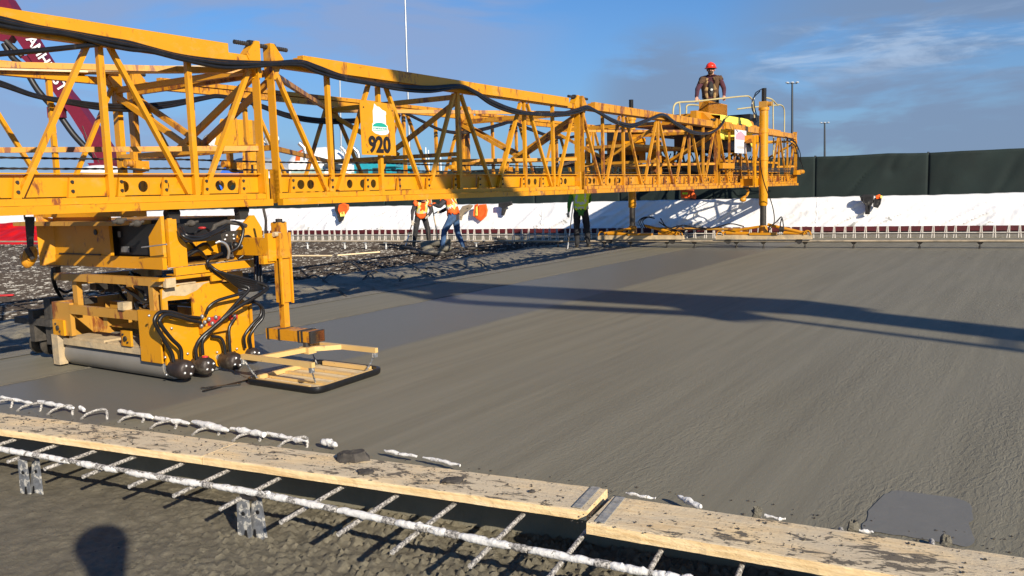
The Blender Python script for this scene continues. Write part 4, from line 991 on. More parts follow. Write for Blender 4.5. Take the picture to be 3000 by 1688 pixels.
m = MB(); m.tube(smooth_path([PV(2188, 552, 6.4), PV(2192, 562, 6.4), PV(2186, 574, 6.4), PV(2176, 580, 6.4)], 4), .03, 8); m.build('hook_arm', 'yellow_rusty', t, None, True)
m = MB(); m.sphere(PV(2177, 585, 6.4), .085, .05, .06); m.build('hook_weight', 'yellow_rusty', t, None, True)

# ------------------------------------------------------------------ roller carriage under the truss
t = carriage = thing('roller_carriage', 'yellow roller carriage hanging under the truss, with black hoses and two grey rollers', 'paving carriage', W(4.6, 7.0, 0))
def part(name, mt, *bx, par=None, label=None, smooth=False):
    m = MB()
    for b_ in bx: m.box(*b_)
    o = m.build(name, mt, par or carriage, None, smooth)
    if label: o['label'] = label
    return o
housing = part('upper_housing', 'black', (4.32, 5.15, 6.45, 7.75, .98, 1.30))
part('side_panel', 'yellow', (4.20, 4.23, 6.86, 7.74, 1.03, 1.37), par=housing)
part('side_skirt', 'yellow', (4.195, 4.235, 6.13, 7.84, .93, 1.028), par=housing)
m = MB(); m.hexa([W(4.10, 7.84, .93), W(4.20, 7.74, .93), W(4.21, 7.76, .93), W(4.11, 7.86, .93), W(4.10, 7.84, 1.39), W(4.20, 7.74, 1.36), W(4.21, 7.76, 1.36), W(4.11, 7.86, 1.39)]); m.build('end_flange', 'yellow', housing)
m = MB(); m.prism([(6.12, 1.03), (6.30, 1.03), (6.30, 1.20), (6.12, 1.37)], W(4.20, 0, 0), DV, Z, DU * .03); m.build('corner_post', 'yellow', housing)
m = MB(); m.prism([(4.0, 1.30), (5.3, 1.30), (5.3, 1.335), (4.0, 1.335)], W(0, 6.45, 0), DU, Z, DV * 1.6); m.build('top_deck', 'yellow_caked', housing)
part('slot_bar', 'dark_steel', (4.185, 4.193, 7.0, 7.66, 1.035, 1.045), par=housing)
tank = part('fluid_tank', 'black', (4.27, 4.31, 6.24, 6.84, 1.04, 1.30), (4.262, 4.27, 6.78, 6.81, 1.20, 1.24), par=housing)
part('tank_label', 'galv', (4.255, 4.262, 6.68, 6.79, 1.06, 1.11), par=housing); part('tank_label', 'galv', (4.255, 4.262, 6.79, 6.825, 1.19, 1.24), par=housing)
m = MB(); m.tube([PU(415, 725, 4.1), PU(488, 716, 4.1)], .006, 6); m.build('pin_rod', 'silver', housing)
m = MB(); m.cyl(W(4.192, 7.06, 1.235), W(4.198, 7.06, 1.235), .026, 8); m.build('panel_hole', 'black', housing)
# near end frame
fr = part('end_frame', 'yellow', (4.34, 4.80, 6.16, 6.19, 1.015, 1.135))
part('left_cheek', 'yellow', (4.24, 4.33, 6.10, 6.13, .945, 1.34), par=fr)
m = MB(); m.prism([(4.90, .95), (5.22, .95), (5.22, 1.22), (5.14, 1.34), (5.10, 1.34), (4.93, 1.20)], W(0, 6.10, 0), DU, Z, DV * .025); m.build('right_cheek', 'yellow', fr)
m = MB(); m.prism([(4.24, .945), (4.40, .945), (4.40, 1.13), (4.33, 1.20), (4.28, 1.35), (4.24, 1.35)], W(0, 6.085, 0), DU, Z, DV * .014); m.build('cheek_gusset', 'yellow', fr)
part('lip_beam', 'yellow', (4.235, 5.20, 6.02, 6.05, .88, .945), (4.235, 5.20, 6.05, 6.15, .88, .888), par=fr)
part('lower_tray', 'yellow_caked', (4.3, 5.1, 6.1, 6.44, .95, .958), par=fr)
part('dark_back', 'black', (4.33, 5.1, 6.42, 6.44, .95, 1.33), par=fr)
for u, v_ in ((4.42, 6.3), (5.15, 6.3), (4.3, 7.7), (5.1, 8.0)):
    m = MB(); m.box(u - .05, u + .05, v_ - .05, v_ + .02, 1.30, 1.40); m.cyl(W(u - .06, v_ - .02, 1.385), W(u + .06, v_ - .02, 1.385), .035, 12); m.build('carrier_wheel', 'dark_steel', carriage, None, True)
for x, y in ((495, 690), (350, 648), (400, 655), (560, 655)):
    m = MB(); m.sphere(PV(x, y, 6.2), .04, .03, .03); m.tube([PV(x - 20, y + 4, 6.2), PV(x + 20, y - 6, 6.2)], .012, 6); m.build('fitting', 'mud', carriage, None, True)
# hydraulic valve block
m = MB(); m.hexa([PV(x, y, vv) for vv in (5.98,) for x, y in ((652, 712), (690, 708))] + [PV(x, y, 6.10) for x, y in ((690, 708), (652, 712))] + [PV(645, 680, 5.98), PV(697, 676, 5.98), PV(697, 676, 6.10), PV(645, 680, 6.10)])
vb = m.build('valve_block', 'dark_steel', carriage)
for x, y in ((664, 690), (684, 689), (659, 702), (685, 700)):
    m = MB(); m.sphere(PV(x, y, 5.97), .013); m.build('valve_cap', 'silver', vb, None, True)
m = MB(); m.tube([PV(618, 690, 5.98), PV(630, 662, 5.96), PV(660, 650, 5.95), PV(700, 655, 5.96), PV(720, 662, 5.98)], .02, 8); m.build('hose_sleeve', 'mud', vb, None, True)
m = MB(); m.sphere(PV(705, 722, 6.0), .05, .03, .03); m.sphere(PV(722, 725, 6.0), .04, .03, .02); m.sphere(PV(690, 718, 6.0), .03, .03, .03); m.build('pump', 'black', vb, None, True)
m = MB(); m.sphere(PV(592, 668, 6.1), .035, .02, .012); m.build('warning_cap', 'red_part', carriage, None, True)
# linkage between housing and roller frame
part('cross_rail', 'yellow_caked', (4.12, 4.19, 6.02, 7.66, .80, .865), label='caked square rail above the rollers')
part('rail_cap', 'tan_caked', (4.11, 4.20, 5.98, 6.02, .795, .87))
part('angle_rail', 'yellow', (4.06, 4.62, 6.00, 6.02, .855, .875), (4.06, 4.62, 6.0, 6.10, .850, .856), (4.56, 4.72, 6.0, 6.02, .80, .875), label='bright angle iron at the near end')
part('under_beam', 'yellow_caked', (4.2, 5.05, 6.2, 6.3, .76, .84)); part('under_beam', 'yellow_caked', (4.2, 5.05, 7.4, 7.5, .76, .84))
part('dark_beam', 'mud', (4.2, 5.2, 6.3, 6.42, .70, .80))
for a in ((4.16, 4.21, 7.37, 7.44, .57, .80), (4.30, 4.36, 6.75, 6.83, .57, .82), (4.95, 5.0, 6.3, 6.36, .5, .86), (4.9, 4.96, 7.4, 7.46, .5, .86), (4.12, 4.19, 6.18, 6.24, .58, .80)):
    part('hanger_post', 'yellow_caked', a)
part('roller_frame', 'yellow_caked', (4.10, 4.14, 6.36, 7.42, .505, .585), (4.10, 4.14, 6.12, 6.37, .16, .60), (4.10, 4.14, 7.41, 7.70, .30, .60), (4.14, 5.0, 7.66, 7.70, .06, .60))
part('frame_block', 'tan_caked', (4.08, 4.16, 6.55, 6.63, .585, .65))
part('inner_frame', 'yellow_caked', (4.6, 4.64, 6.2, 7.6, .3, .55), (4.14, 5.0, 6.9, 6.96, .42, .52))
for a in ((4.08, 4.10, 7.50, 7.68, .30, .44), (4.08, 4.10, 6.48, 6.62, .28, .41)):
    o = part('mount_plate', 'yellow', a); m = MB(); c = W(4.078, (a[2] + a[3]) / 2, (a[4] + a[5]) / 2)
    m.cyl(c, c - DU * .012, .022, 8)
    for dy, dz in ((-.03, -.03), (.03, .035)): m.cyl(c + DV * dy + Z * dz, c + DV * dy + Z * dz - DU * .01, .009, 6)
    m.build('mount_bolt', 'dark_steel', o)
part('scraper', 'tan_caked', (4.10, 4.12, 6.15, 7.56, .215, .27), label='muddy scraper bar lying over the front roller')
m = MB()
for a, z0 in (((4.13, 4.40, 6.95, 7.50), .27), ((4.13, 4.40, 6.35, 6.9), .262)): m.box(a[0], a[1], a[2], a[3], z0, z0 + .02); m.box(a[0] - .006, a[0], a[2], a[3], z0 - .02, z0 + .02)
m.build('roller_cover', 'tan_caked', carriage)
part('far_foot', 'tan_caked', (4.08, 4.16, 7.62, 7.72, .02, .30))
for u, lab in ((4.245, 'front roller'), (4.62, 'rear roller')):
    m = MB(); m.tube([W(u, 6.13, .125), W(u, 7.60, .125)], .122, 40); o = m.build('roller', 'roller_skin', carriage, None, True); o['label'] = 'long grey ' + lab + ' coated in cement'
    m = MB(); m.cyl(W(u, 6.125, .125), W(u, 6.10, .125), .115, 30); m.cyl(W(u, 6.10, .125), W(u, 6.05, .125), .03, 12); m.build('roller_end', 'silver', o, None, True)
part('top_rail', 'yellow', (4.14, 4.20, 6.3, 7.95, 1.37, 1.418))
random.seed(33)
for i in range(14):
    u = random.uniform(4.2, 4.95); v_ = random.uniform(6.15, 7.5); z_ = random.uniform(.55, .82); L = random.uniform(.25, .7)
    m = MB(); m.tube(smooth_path([W(u, v_, z_), W(u + random.uniform(-.1, .1), v_ + L * .3, z_ - .07), W(u + random.uniform(-.1, .1), v_ + L * .7, z_ + .03), W(u + .05, v_ + L, z_ + .02)], 5), .016, 7); m.build('hydraulic_hose', 'rubber', carriage, None, True)
for i in range(9):
    u = random.uniform(4.25, 4.9); v_ = random.uniform(6.3, 7.5); z_ = random.uniform(.42, .78)
    part('inner_bracket', random.choice(['mud', 'dark_steel', 'yellow_caked', 'black']), (u, u + random.uniform(.05, .14), v_, v_ + random.uniform(.05, .2), z_, z_ + random.uniform(.05, .13)))
for i in range(12):
    u = random.uniform(4.25, 5.1); v_ = random.uniform(6.12, 6.4); z_ = random.uniform(.97, 1.3)
    m = MB(); m.tube(smooth_path([W(u, v_, z_), W(u + .08, v_ - .04, z_ + .04), W(u + .18, v_, z_ - .03)], 5), .012, 6); m.build('hydraulic_hose', 'rubber', carriage, None, True)
# bright end plate with a window
pl = [(4.115, .15), (4.125, .775), (4.28, .79), (4.30, .80), (4.62, .80), (4.74, .76), (4.87, .76), (4.88, .60), (4.97, .60), (4.985, .10), (4.93, .04), (4.86, .06), (4.80, .15), (4.74, .15), (4.69, .06), (4.62, .04), (4.56, .08), (4.52, .16), (4.46, .16), (4.42, .05), (4.36, .06), (4.30, .16), (4.22, .10), (4.17, .16)]
m = MB()
m.prism([(4.115, .53), (4.165, .53), (4.165, .79), (4.115, .775)], W(0, 6.06, 0), DU, Z, DV * .02)
m.prism([(4.165, .68), (4.40, .67), (4.40, .80), (4.28, .80), (4.165, .785)], W(0, 6.06, 0), DU, Z, DV * .02)
m.prism([(4.40, .53), (4.88, .53), (4.88, .62), (4.87, .76), (4.74, .76), (4.62, .80), (4.40, .80)], W(0, 6.06, 0), DU, Z, DV * .02)
m.prism([(4.115, .15), (4.115, .53), (4.97, .53), (4.985, .10), (4.93, .04), (4.86, .06), (4.80, .15), (4.74, .15), (4.69, .06), (4.62, .04), (4.56, .08), (4.52, .16), (4.46, .16), (4.42, .05), (4.36, .06), (4.30, .16), (4.22, .10), (4.17, .16)], W(0, 6.06, 0), DU, Z, DV * .02)
ep = m.build('end_plate', 'yellow', carriage); ep['label'] = 'bright yellow end plate with a window and scalloped foot'
m = MB(); m.prism([(4.117, .70), (4.20, .72), (4.33, .70), (4.45, .735), (4.52, .78), (4.60, .795), (4.30, .797), (4.28, .787), (4.125, .772)], W(0, 6.0585, 0), DU, Z, DV * .002); m.build('cement_crust', 'tan_caked', ep)
part('plate_flange', 'tan_caked', (4.115, 4.44, 6.05, 6.16, .80, .81), par=ep)
part('side_cover', 'yellow', (4.085, 4.10, 6.08, 6.36, .17, .60), par=ep)
m = MB(); m.box(5.02, 5.05, 6.1, 7.4, .12, .55); m.prism([(4.92, .1), (5.06, .1), (5.06, .56), (4.92, .66)], W(0, 6.2, 0), DU, Z, DV * .03); m.build('rear_plate', 'yellow_deep', carriage)
part('red_manifold', 'red_part', (4.53, 4.64, 6.02, 6.055, .42, .49), par=ep); part('red_manifold', 'red_part', (4.75, 4.82, 6.02, 6.055, .44, .48), par=ep)
part('manifold_base', 'yellow_deep', (4.44, 4.72, 6.0, 6.055, .36, .42), par=ep)
for x, y in ((592, 928), (600, 945), (590, 955), (612, 935), (686, 925), (683, 940), (622, 948), (632, 930)):
    m = MB(); m.sphere(PV(x, y, 6.01), .018, .014, .02); m.build('hose_fitting', 'galv', ep, None, True)
for x, y in ((484, 1047), (488, 1098), (437, 925), (550, 1036), (636, 1032), (694, 1022), (503, 962)):
    m = MB(); m.sphere(PV(x, y, 6.045), .011); m.build('plate_bolt', 'silver', ep, None, True)
# hydraulic motors sticking out at the rollers' ends
for (x, y, vv, r_, lab, red) in ((538, 1082, 5.92, .082, 'front motor, black and wet', 0), (602, 1072, 5.92, .076, 'second motor with a pink cap', 1), (683, 1058, 5.92, .078, 'third motor with bright bolts', 0), (737, 1040, 6.05, .070, 'rear motor, half behind the pan arm', 0)):
    c = PV(x, y, vv); m = MB()
    m.tube([c + DV * .16, c + DV * .12, c + DV * .04, c - DV * .02, c - DV * .05, c - DV * .065], r_, 20, None, True, [r_ * .6, r_ * .9, r_ * 1.0, r_ * .98, r_ * .88, r_ * .62])
    o = m.build('hydraulic_motor', 'motor', carriage, None, True); o['label'] = lab
    for i in range(4):
        w = 2 * math.pi * i / 4 + .5; q = c - DV * .062 + DU * (r_ * .5 * math.cos(w)) + Z * (r_ * .5 * math.sin(w))
        m = MB(); m.sphere(q, .014, .014, .014, 8, 6); m.build('motor_bolt', 'silver', o, None, True)
    if red:
        m = MB(); m.sphere(c + Z * r_, .028, .02, .012); m.build('port_cap', 'red_part', o, None, True)
def ch(pts, r=.016, mt='rubber'):
    m = MB(); m.tube(smooth_path([PV(*p) for p in pts], 7), r, 9); return m.build('hydraulic_hose', mt, carriage, None, True)
ch([(508, 1060, 5.98), (503, 1035, 5.98), (478, 990, 5.97), (455, 950, 5.96), (455, 930, 5.96), (470, 915, 5.96), (500, 915, 5.96), (545, 927, 5.97), (585, 932, 6.0)])
ch([(532, 1055, 5.96), (528, 1020, 5.95), (500, 990, 5.94), (470, 950, 5.93), (470, 935, 5.93), (486, 922, 5.93), (520, 928, 5.93), (560, 940, 5.96), (588, 945, 6.0)])
ch([(576, 1055, 5.98), (574, 1020, 5.97), (590, 990, 5.95), (630, 955, 5.92), (690, 905, 5.88), (740, 875, 5.86), (778, 850, 5.86), (775, 835, 5.88), (700, 815, 5.95), (640, 800, 6.0)], .017)
ch([(594, 1040, 5.96), (594, 1000, 5.95), (622, 965, 5.93), (660, 925, 5.9), (700, 880, 5.9), (730, 845, 5.9), (690, 830, 5.95), (630, 800, 6.0), (610, 780, 6.02)], .015)
ch([(604, 920, 6.0), (612, 900, 5.98), (640, 880, 5.96), (700, 862, 5.92), (735, 850, 5.9)], .014)
ch([(660, 1045, 5.98), (656, 1010, 5.98), (645, 990, 5.99), (620, 985, 6.0)], .014)
ch([(675, 1040, 5.97), (672, 1000, 5.97), (672, 960, 5.98), (690, 930, 5.98)], .014)
ch([(718, 1020, 6.02), (716, 985, 6.0), (740, 950, 5.98), (763, 925, 5.97), (765, 900, 5.97), (748, 885, 5.98), (715, 890, 6.0)], .014)
ch([(735, 1018, 6.02), (732, 985, 6.0), (750, 955, 5.98), (770, 930, 5.96), (768, 900, 5.96), (742, 882, 5.98)], .014)
for k in range(6):
    ch([(612 + k * 3, 775 + k * 3, 6.0), (640 + k * 5, 795 + k * 4, 5.94), (700, 812 + k * 6, 5.9 + .01 * k), (752 - k * 3, 826 + k * 5, 5.9), (768, 836 + k * 2, 5.9)], .013)
for k in range(3):
    ch([(768 - k * 9, 836, 5.9), (764 - k * 8, 790, 5.92), (758 - k * 5, 745, 5.98), (757 - k * 2, 722, 6.05)], .013)
ch([(610, 782, 5.98), (608, 765, 5.97), (622, 755, 5.98), (650, 742, 6.0)], .015)
ch([(524, 672, 6.05), (535, 690, 5.98), (560, 702, 5.96), (590, 700, 5.95), (625, 685, 5.95), (660, 668, 5.95)], .017)
ch([(530, 665, 6.05), (545, 688, 5.98), (575, 694, 5.96), (600, 690, 5.95), (640, 672, 5.95), (680, 650, 5.95), (712, 668, 5.95), (700, 720, 5.95), (672, 740, 5.97)], .014)
ch([(632, 712, 5.96), (645, 708, 5.94), (662, 716, 5.93), (671, 735, 5.93), (668, 757, 5.96)], .012, 'silver')
ch([(712, 700, 5.97), (728, 715, 5.96), (722, 740, 5.97), (700, 758, 6.0)], .012)
for k in range(2):
    ch([(160 - k * 6, 784, 7.9), (158 - k * 4, 815, 7.9), (168 - k * 3, 850, 7.95), (188, 885, 8.0)], .014)
ch([(172, 845, 7.9), (190, 856, 7.9), (210, 850, 7.85), (226, 835, 7.8)], .013)
q = PV(150, 779, 7.85); part('side_ledge', 'tan_caked', (q.dot(DU) - .06, q.dot(DU) + .14, 7.76, 7.9, q.z - .005, q.z + .005)); q = PV(167, 792, 7.86); part('hose_clip', 'mud', (q.dot(DU) - .025, q.dot(DU) + .025, 7.84, 7.88, q.z - .04, q.z + .04))
m = MB(); m.tube([PV(422, 900, 6.6), PV(448, 878, 6.5)], .012, 6); m.build('ram_rod', 'silver', carriage, None, True)
# auger ahead of the rollers, black with mud
m = MB(); m.tube([W(4.30, 7.78, .16), W(4.30, 8.45, .16)], .035, 10)
k = 60; vs = []; fs = []
for i in range(k + 1):
    w = 2 * math.pi * 3 * i / k; vv = 7.82 + .6 * i / k
    for r_ in (.03, .125): vs.append(W(4.30 + r_ * math.cos(w), vv, .16 + r_ * math.sin(w)))
for i in range(k): fs.append((2 * i, 2 * i + 1, 2 * i + 3, 2 * i + 2))
m.add(vs, fs); o = m.build('auger', 'mud', carriage, None, True); o.modifiers.new('s', 'SOLIDIFY').thickness = .015
part('auger_bracket', 'mud', (4.14, 4.26, 7.80, 7.92, .18, .62), (4.1, 4.3, 8.05, 8.13, .2, .50), (4.1, 4.5, 7.76, 8.4, .36, .42), (4.2, 4.34, 7.75, 7.95, .02, .25))
part('strike_board', 'tan_caked', (4.4, 4.9, 8.3, 8.36, .36, .42))

# finishing pan on its post
t = pan = thing('float_pan', 'finishing pan hung on chains from a yellow post, dragged over the wet concrete', 'float pan', W(4.79, 5.04, 0))
def pp_(name, mt, *bx, par=None):
    m = MB()
    for b_ in bx: m.box(*b_)
    return m.build(name, mt, par or pan)
po = pp_('post', 'yellow_rusty', (4.985, 5.075, 5.61, 5.70, .58, 1.20))
pp_('post_sleeve', 'yellow_rusty', (4.965, 5.095, 5.59, 5.72, .97, 1.19), (4.98, 5.07, 5.605, 5.705, 1.19, 1.28), par=po)
pp_('post_angle', 'yellow', (4.962, 4.984, 5.59, 5.61, .57, 1.0), (5.076, 5.092, 5.59, 5.61, .57, 1.0), par=po)
pp_('inner_post', 'yellow_rusty', (5.0, 5.06, 5.625, 5.685, .35, .60), par=po)
m = MB(); m.tube([W(5.03, 5.655, 1.27), W(5.03, 5.655, 1.31)], .03, 10); m.cyl(W(5.03, 5.655, 1.275), W(5.03, 5.655, 1.285), .055, 12); m.build('top_nut', 'dark_steel', po)
cl = pp_('clamp', 'yellow', (4.88, 4.965, 5.64, 5.68, .95, 1.19), (4.88, 4.965, 5.68, 6.1, 1.0, 1.15), (4.84, 4.96, 5.66, 5.72, .93, 1.0), par=pan)
m = MB(); m.cyl(W(4.93, 5.62, 1.18), W(5.0, 5.62, 1.18), .022, 10); m.build('clamp_pin', 'tan_caked', cl)
m = MB(); m.tube([W(4.95, 5.75, 1.4), W(4.97, 5.75, 1.30), W(4.98, 5.78, 1.18)], .012, 6); m.build('clamp_rod', 'dark_steel', cl)
ar = pp_('swing_arm', 'yellow_rusty', (4.90, 5.05, 5.20, 5.76, .268, .36))
for q in (5.20, 5.30, 5.34, 5.58, 5.72): pp_('arm_band', 'dark_steel', (4.894, 5.056, q, q + .018, .262, .366), par=ar)
m = MB(); m.cyl(W(4.92, 5.28, .21), W(4.92, 5.28, .27), .03, 12); m.build('pivot', 'dark_steel', pan)
fz_ = .185
xf = pp_('hanger_frame', 'pan_yellow', (4.455, 4.49, 4.74, 5.56, fz_, fz_ + .04), (5.13, 5.165, 4.70, 5.50, fz_, fz_ + .04))
m = MB(); m.beam(W(4.47, 5.36, fz_ + .02), W(4.92, 5.27, fz_ + .025), .045, .04); m.beam(W(4.92, 5.27, fz_ + .025), W(5.15, 5.10, fz_ + .02), .045, .04); m.box(4.88, 4.97, 5.22, 5.33, fz_ - .01, fz_ + .045); m.build('cross_strut', 'pan_yellow', xf)
pc = [(4.40, 4.64), (5.20, 4.70), (5.20, 5.46), (4.40, 5.44)]
def rounded(cor, r, n=6):
    out = []
    for i in range(4):
        p = Vector(cor[i]); a = (Vector(cor[i - 1]) - p).normalized(); b_ = (Vector(cor[(i + 1) % 4]) - p).normalized()
        p0, p1 = p + a * r, p + b_ * r
        for j in range(n + 1):
            w = j / n; out.append((p0 * (1 - w) ** 2 + p * 2 * w * (1 - w) + p1 * w * w))
    return out
for (hu, hv), (cu_, cv) in zip(((4.47, 4.76), (4.47, 5.54), (5.147, 4.72), (5.147, 5.48)), ((4.60, 4.86), (4.46, 5.36), (5.12, 4.80), (5.12, 5.38))):
    m = MB(); p, q = W(hu, hv, fz_ - .005), W(cu_, cv, .03); k = 9
    m.box(hu - .02, hu + .02, hv - .012, hv + .012, fz_ - .04, fz_)
    for i in range(k):
        a, b_ = p.lerp(q, i / k) - Z * (.012 * math.sin(math.pi * i / k)), p.lerp(q, (i + 1) / k) - Z * (.012 * math.sin(math.pi * (i + 1) / k))
        m.beam(a, b_, .014 if i % 2 else .005, .005 if i % 2 else .014)
    m.build('chain', 'blotchy_steel', pan)
R0 = rounded(pc, .10); ct = Vector((4.80, 5.06))
m = MB(); n = len(R0); prof = [(-.006, .030), (.0, .008), (.012, .003), (.022, .012), (.026, .035), (.022, .052), (.008, .056), (-.006, .052)]
vs = []
for q in R0:
    d = (q - ct).normalized()
    for o_, z_ in prof: vs.append(W(q.x + d.x * o_, q.y + d.y * o_, z_))
k = len(prof); fs = [(i * k + j, i * k + (j + 1) % k, ((i + 1) % n) * k + (j + 1) % k, ((i + 1) % n) * k + j) for i in range(n) for j in range(k)]
m.add(vs, fs); sk = m.build('pan_rim', 'rubber', pan, None, True)
m = MB(); vs = [W(q.x, q.y, .012) for q in R0]; m.prism([(q.x, q.y) for q in R0], W(0, 0, .008), DU, DV, Z * .004); m.build('pan_floor', 'pan_floor', pan)
m = MB()
R1 = rounded([(4.425, 4.665), (5.175, 4.725), (5.175, 5.435), (4.425, 5.415)], .08)
for i in range(len(R1)):
    p, q = R1[i], R1[(i + 1) % len(R1)]
    if (p - q).length > .15: m.beam(W(p.x, p.y, .036), W(q.x, q.y, .036), .03, .035)
for q in (4.62, 4.80, 4.98): m.beam(W(q, 4.69, .024), W(q, 5.43, .024), .045, .02)
m.build('pan_ribs', 'pan_yellow', pan)
m = MB(); m.box(4.05, 4.9, 5.52, 5.54, .0, .012); m.beam(W(4.1, 5.62, .008), W(4.35, 5.45, .010), .03, .012); tag(m.build('drag_strap', 'rubber', pan))

# ------------------------------------------------------------------ beyond the fence: pump boom, mixer trucks, poles
def pole(x0, y0, x1, y1, Y, r0, r1, name, label, mt='sky_steel', lamps=False, cat='pole', grp=None):
    top = PY(x0, y0, Y); bot = Vector((PY(x1, y1, Y).x, Y, -.32)); m = MB(); m.tube([bot, bot.lerp(top, .5), top], r0, 10, None, True, [r0, (r0 + r1) / 2, r1])
    if not lamps: return tag(m.build(name, mt, None, bot, True), label, cat, grp)
    t = thing(name, label, cat, bot, grp); m.build('pole_shaft', mt, t, None, True)
    m = MB(); m.tube([top + Vector((-lamps, 0, -.1)), top + Vector((lamps, 0, -.1))], .07 * lamps, 6); m.build('cross_arm', mt, t)
    for sx in (-1, 0, 1):
        m = MB(); c = top + Vector((sx * lamps, 0, .05)); m.sphere(c, .38 * lamps, .38 * lamps, .16 * lamps, 10, 6); m.build('lamp_head', 'off_white', t, None, True)
pole(1185, -60, 1200, 500, 60, .12, .055, 'flag_pole', 'tall thin silver pole rising out of the picture behind the truss', 'silver')
pole(995, 205, 996, 500, 52, .07, .05, 'thin_mast', 'short dark mast just left of the number sign')
pole(2321, 243, 2322, 450, 120, .22, .13, 'light_mast', 'taller three lamp mast rising behind the far leg', 'pole_dark', .7, 'light pole')
pole(2416, 360, 2418, 450, 190, .3, .18, 'light_mast', 'shorter more distant lamp mast, right of the taller one', 'pole_dark', .8, 'light pole')
for x, y in ((1247, 432), (1255, 440), (1290, 440)): pole(x, y, x + 2, 500, 45, .035, .03, 'survey_pole', 'thin white stick right of the number sign, at about %s' % {1247: 'its left', 1255: 'the middle of the three', 1290: 'the right one of three'}[x], 'white_paint')
# maroon pump boom
B0, B1 = PY(318, 520, 40), PY(-40, 28, 40)
t = thing('concrete_pump', 'maroon concrete pump boom leaning up behind the truss with white letters', 'concrete pump', Vector((B0.x + .6, 40, -.32)))
bd = (B1 - B0).normalized(); bn = Vector((0, 1, 0)).cross(bd).normalized(); bn = bn if bn.x > 0 else -bn
def boompt(x, y, d=0): return PY(x, y, 40) + Vector((0, d, 0))
m = MB()
def slab_px(pts, y0, y1, k=None): m.add([boompt(x, y, y0) for x, y in pts] + [boompt(x, y, y1) for x, y in pts], [tuple(range(len(pts))), tuple(range(2 * len(pts) - 1, len(pts) - 1, -1))] + [(i, (i + 1) % len(pts), (i + 1) % len(pts) + len(pts), i + len(pts)) for i in range(len(pts))], k)
slab_px([(-40, -10), (16, -10), (84, 96), (140, 185), (190, 262), (235, 315), (319, 436), (326, 505), (280, 508), (268, 436), (205, 336), (168, 286), (105, 197), (33, 94)], 0, .8)
bo = m.build('boom_section', 'maroon', t)
m = MB(); slab_px([(-60, -20), (0, 60), (40, 88), (18, 120), (-8, 118), (-60, 60)], .1, .7); slab_px([(55, 165), (78, 160), (105, 195), (98, 205)], .1, .6); slab_px([(262, 478), (334, 478), (330, 514), (284, 510)], -.2, 1); m.build('boom_joint', 'maroon', t)
m = MB(); m.tube(smooth_path([boompt(x, y, .3) for x, y in ((0, 125), (25, 165), (62, 200), (100, 262), (160, 330), (205, 392), (250, 440), (282, 470))], 4), .14, 10); m.build('delivery_pipe', 'black', t, None, True)
m = MB(); m.tube([boompt(x, y, .15) for x, y in ((12, 118), (60, 165))], .12, 8); m.build('hydraulic_ram', 'dark_steel', t, None, True)
m = MB(); m.tube([boompt(x, y, .15) for x, y in ((240, 370), (262, 430), (290, 480))], .16, 8); m.tube([boompt(x, y, .3) for x, y in ((160, 332), (190, 318))], .06, 6); m.build('hydraulic_ram', 'dark_steel', t, None, True)
m = MB(); c = boompt(160, 332, .3); m.box(c.x - .35, c.x + .35, c.y - .3, c.y + .1, c.z - .2, c.z + .3, fn=lambda a, b_, z: Vector((a, b_, z))); m.build('pipe_clamp', 'maroon', t)
m = MB(); m.sphere(boompt(295, 505), 1.1, .8, .35); m.build('turret_cover', 'white_paint', t, None, True)
txd = (PY(190, 262, 40) - PY(84, 96, 40)).normalized(); tyd = Vector((0, -1, 0)).cross(txd); tyd = tyd if tyd.x > 0 else -tyd
L_ = (PY(188, 262, 40) - PY(75, 100, 40)).length
text_mesh('boom_lettering', 'AMHERST', .64, (PY(78, 122, 39.95) + PY(180, 262, 39.95)) / 2 - tyd * .05, txd, tyd, 'white_paint', t, .012, .01, 2.85)
m = MB(); f_ = lambda a, b_, z: Vector((a, b_, z))
cx = B0.x + .5
m.box(cx - 4, cx + 6, 38.8, 41.2, .6, 1.3, fn=f_); m.box(cx - .8, cx + 1.2, 39.2, 40.8, 1.3, 2.6, fn=f_); m.build('chassis', 'dark_steel', t)
m = MB(); m.box(cx + 6, cx + 8.2, 38.8, 41.2, .7, 2.2, fn=f_); m.build('truck_cab', 'white_paint', t)
for wx in (-3, -1.7, 4.8, 7.2):
    m = MB(); m.tube([Vector((cx + wx, 38.7, .2)), Vector((cx + wx, 39.1, .2))], .52, 18); m.build('wheel', 'rubber', t, None, True)
def V3(x, y, z): return Vector((x, y, z))
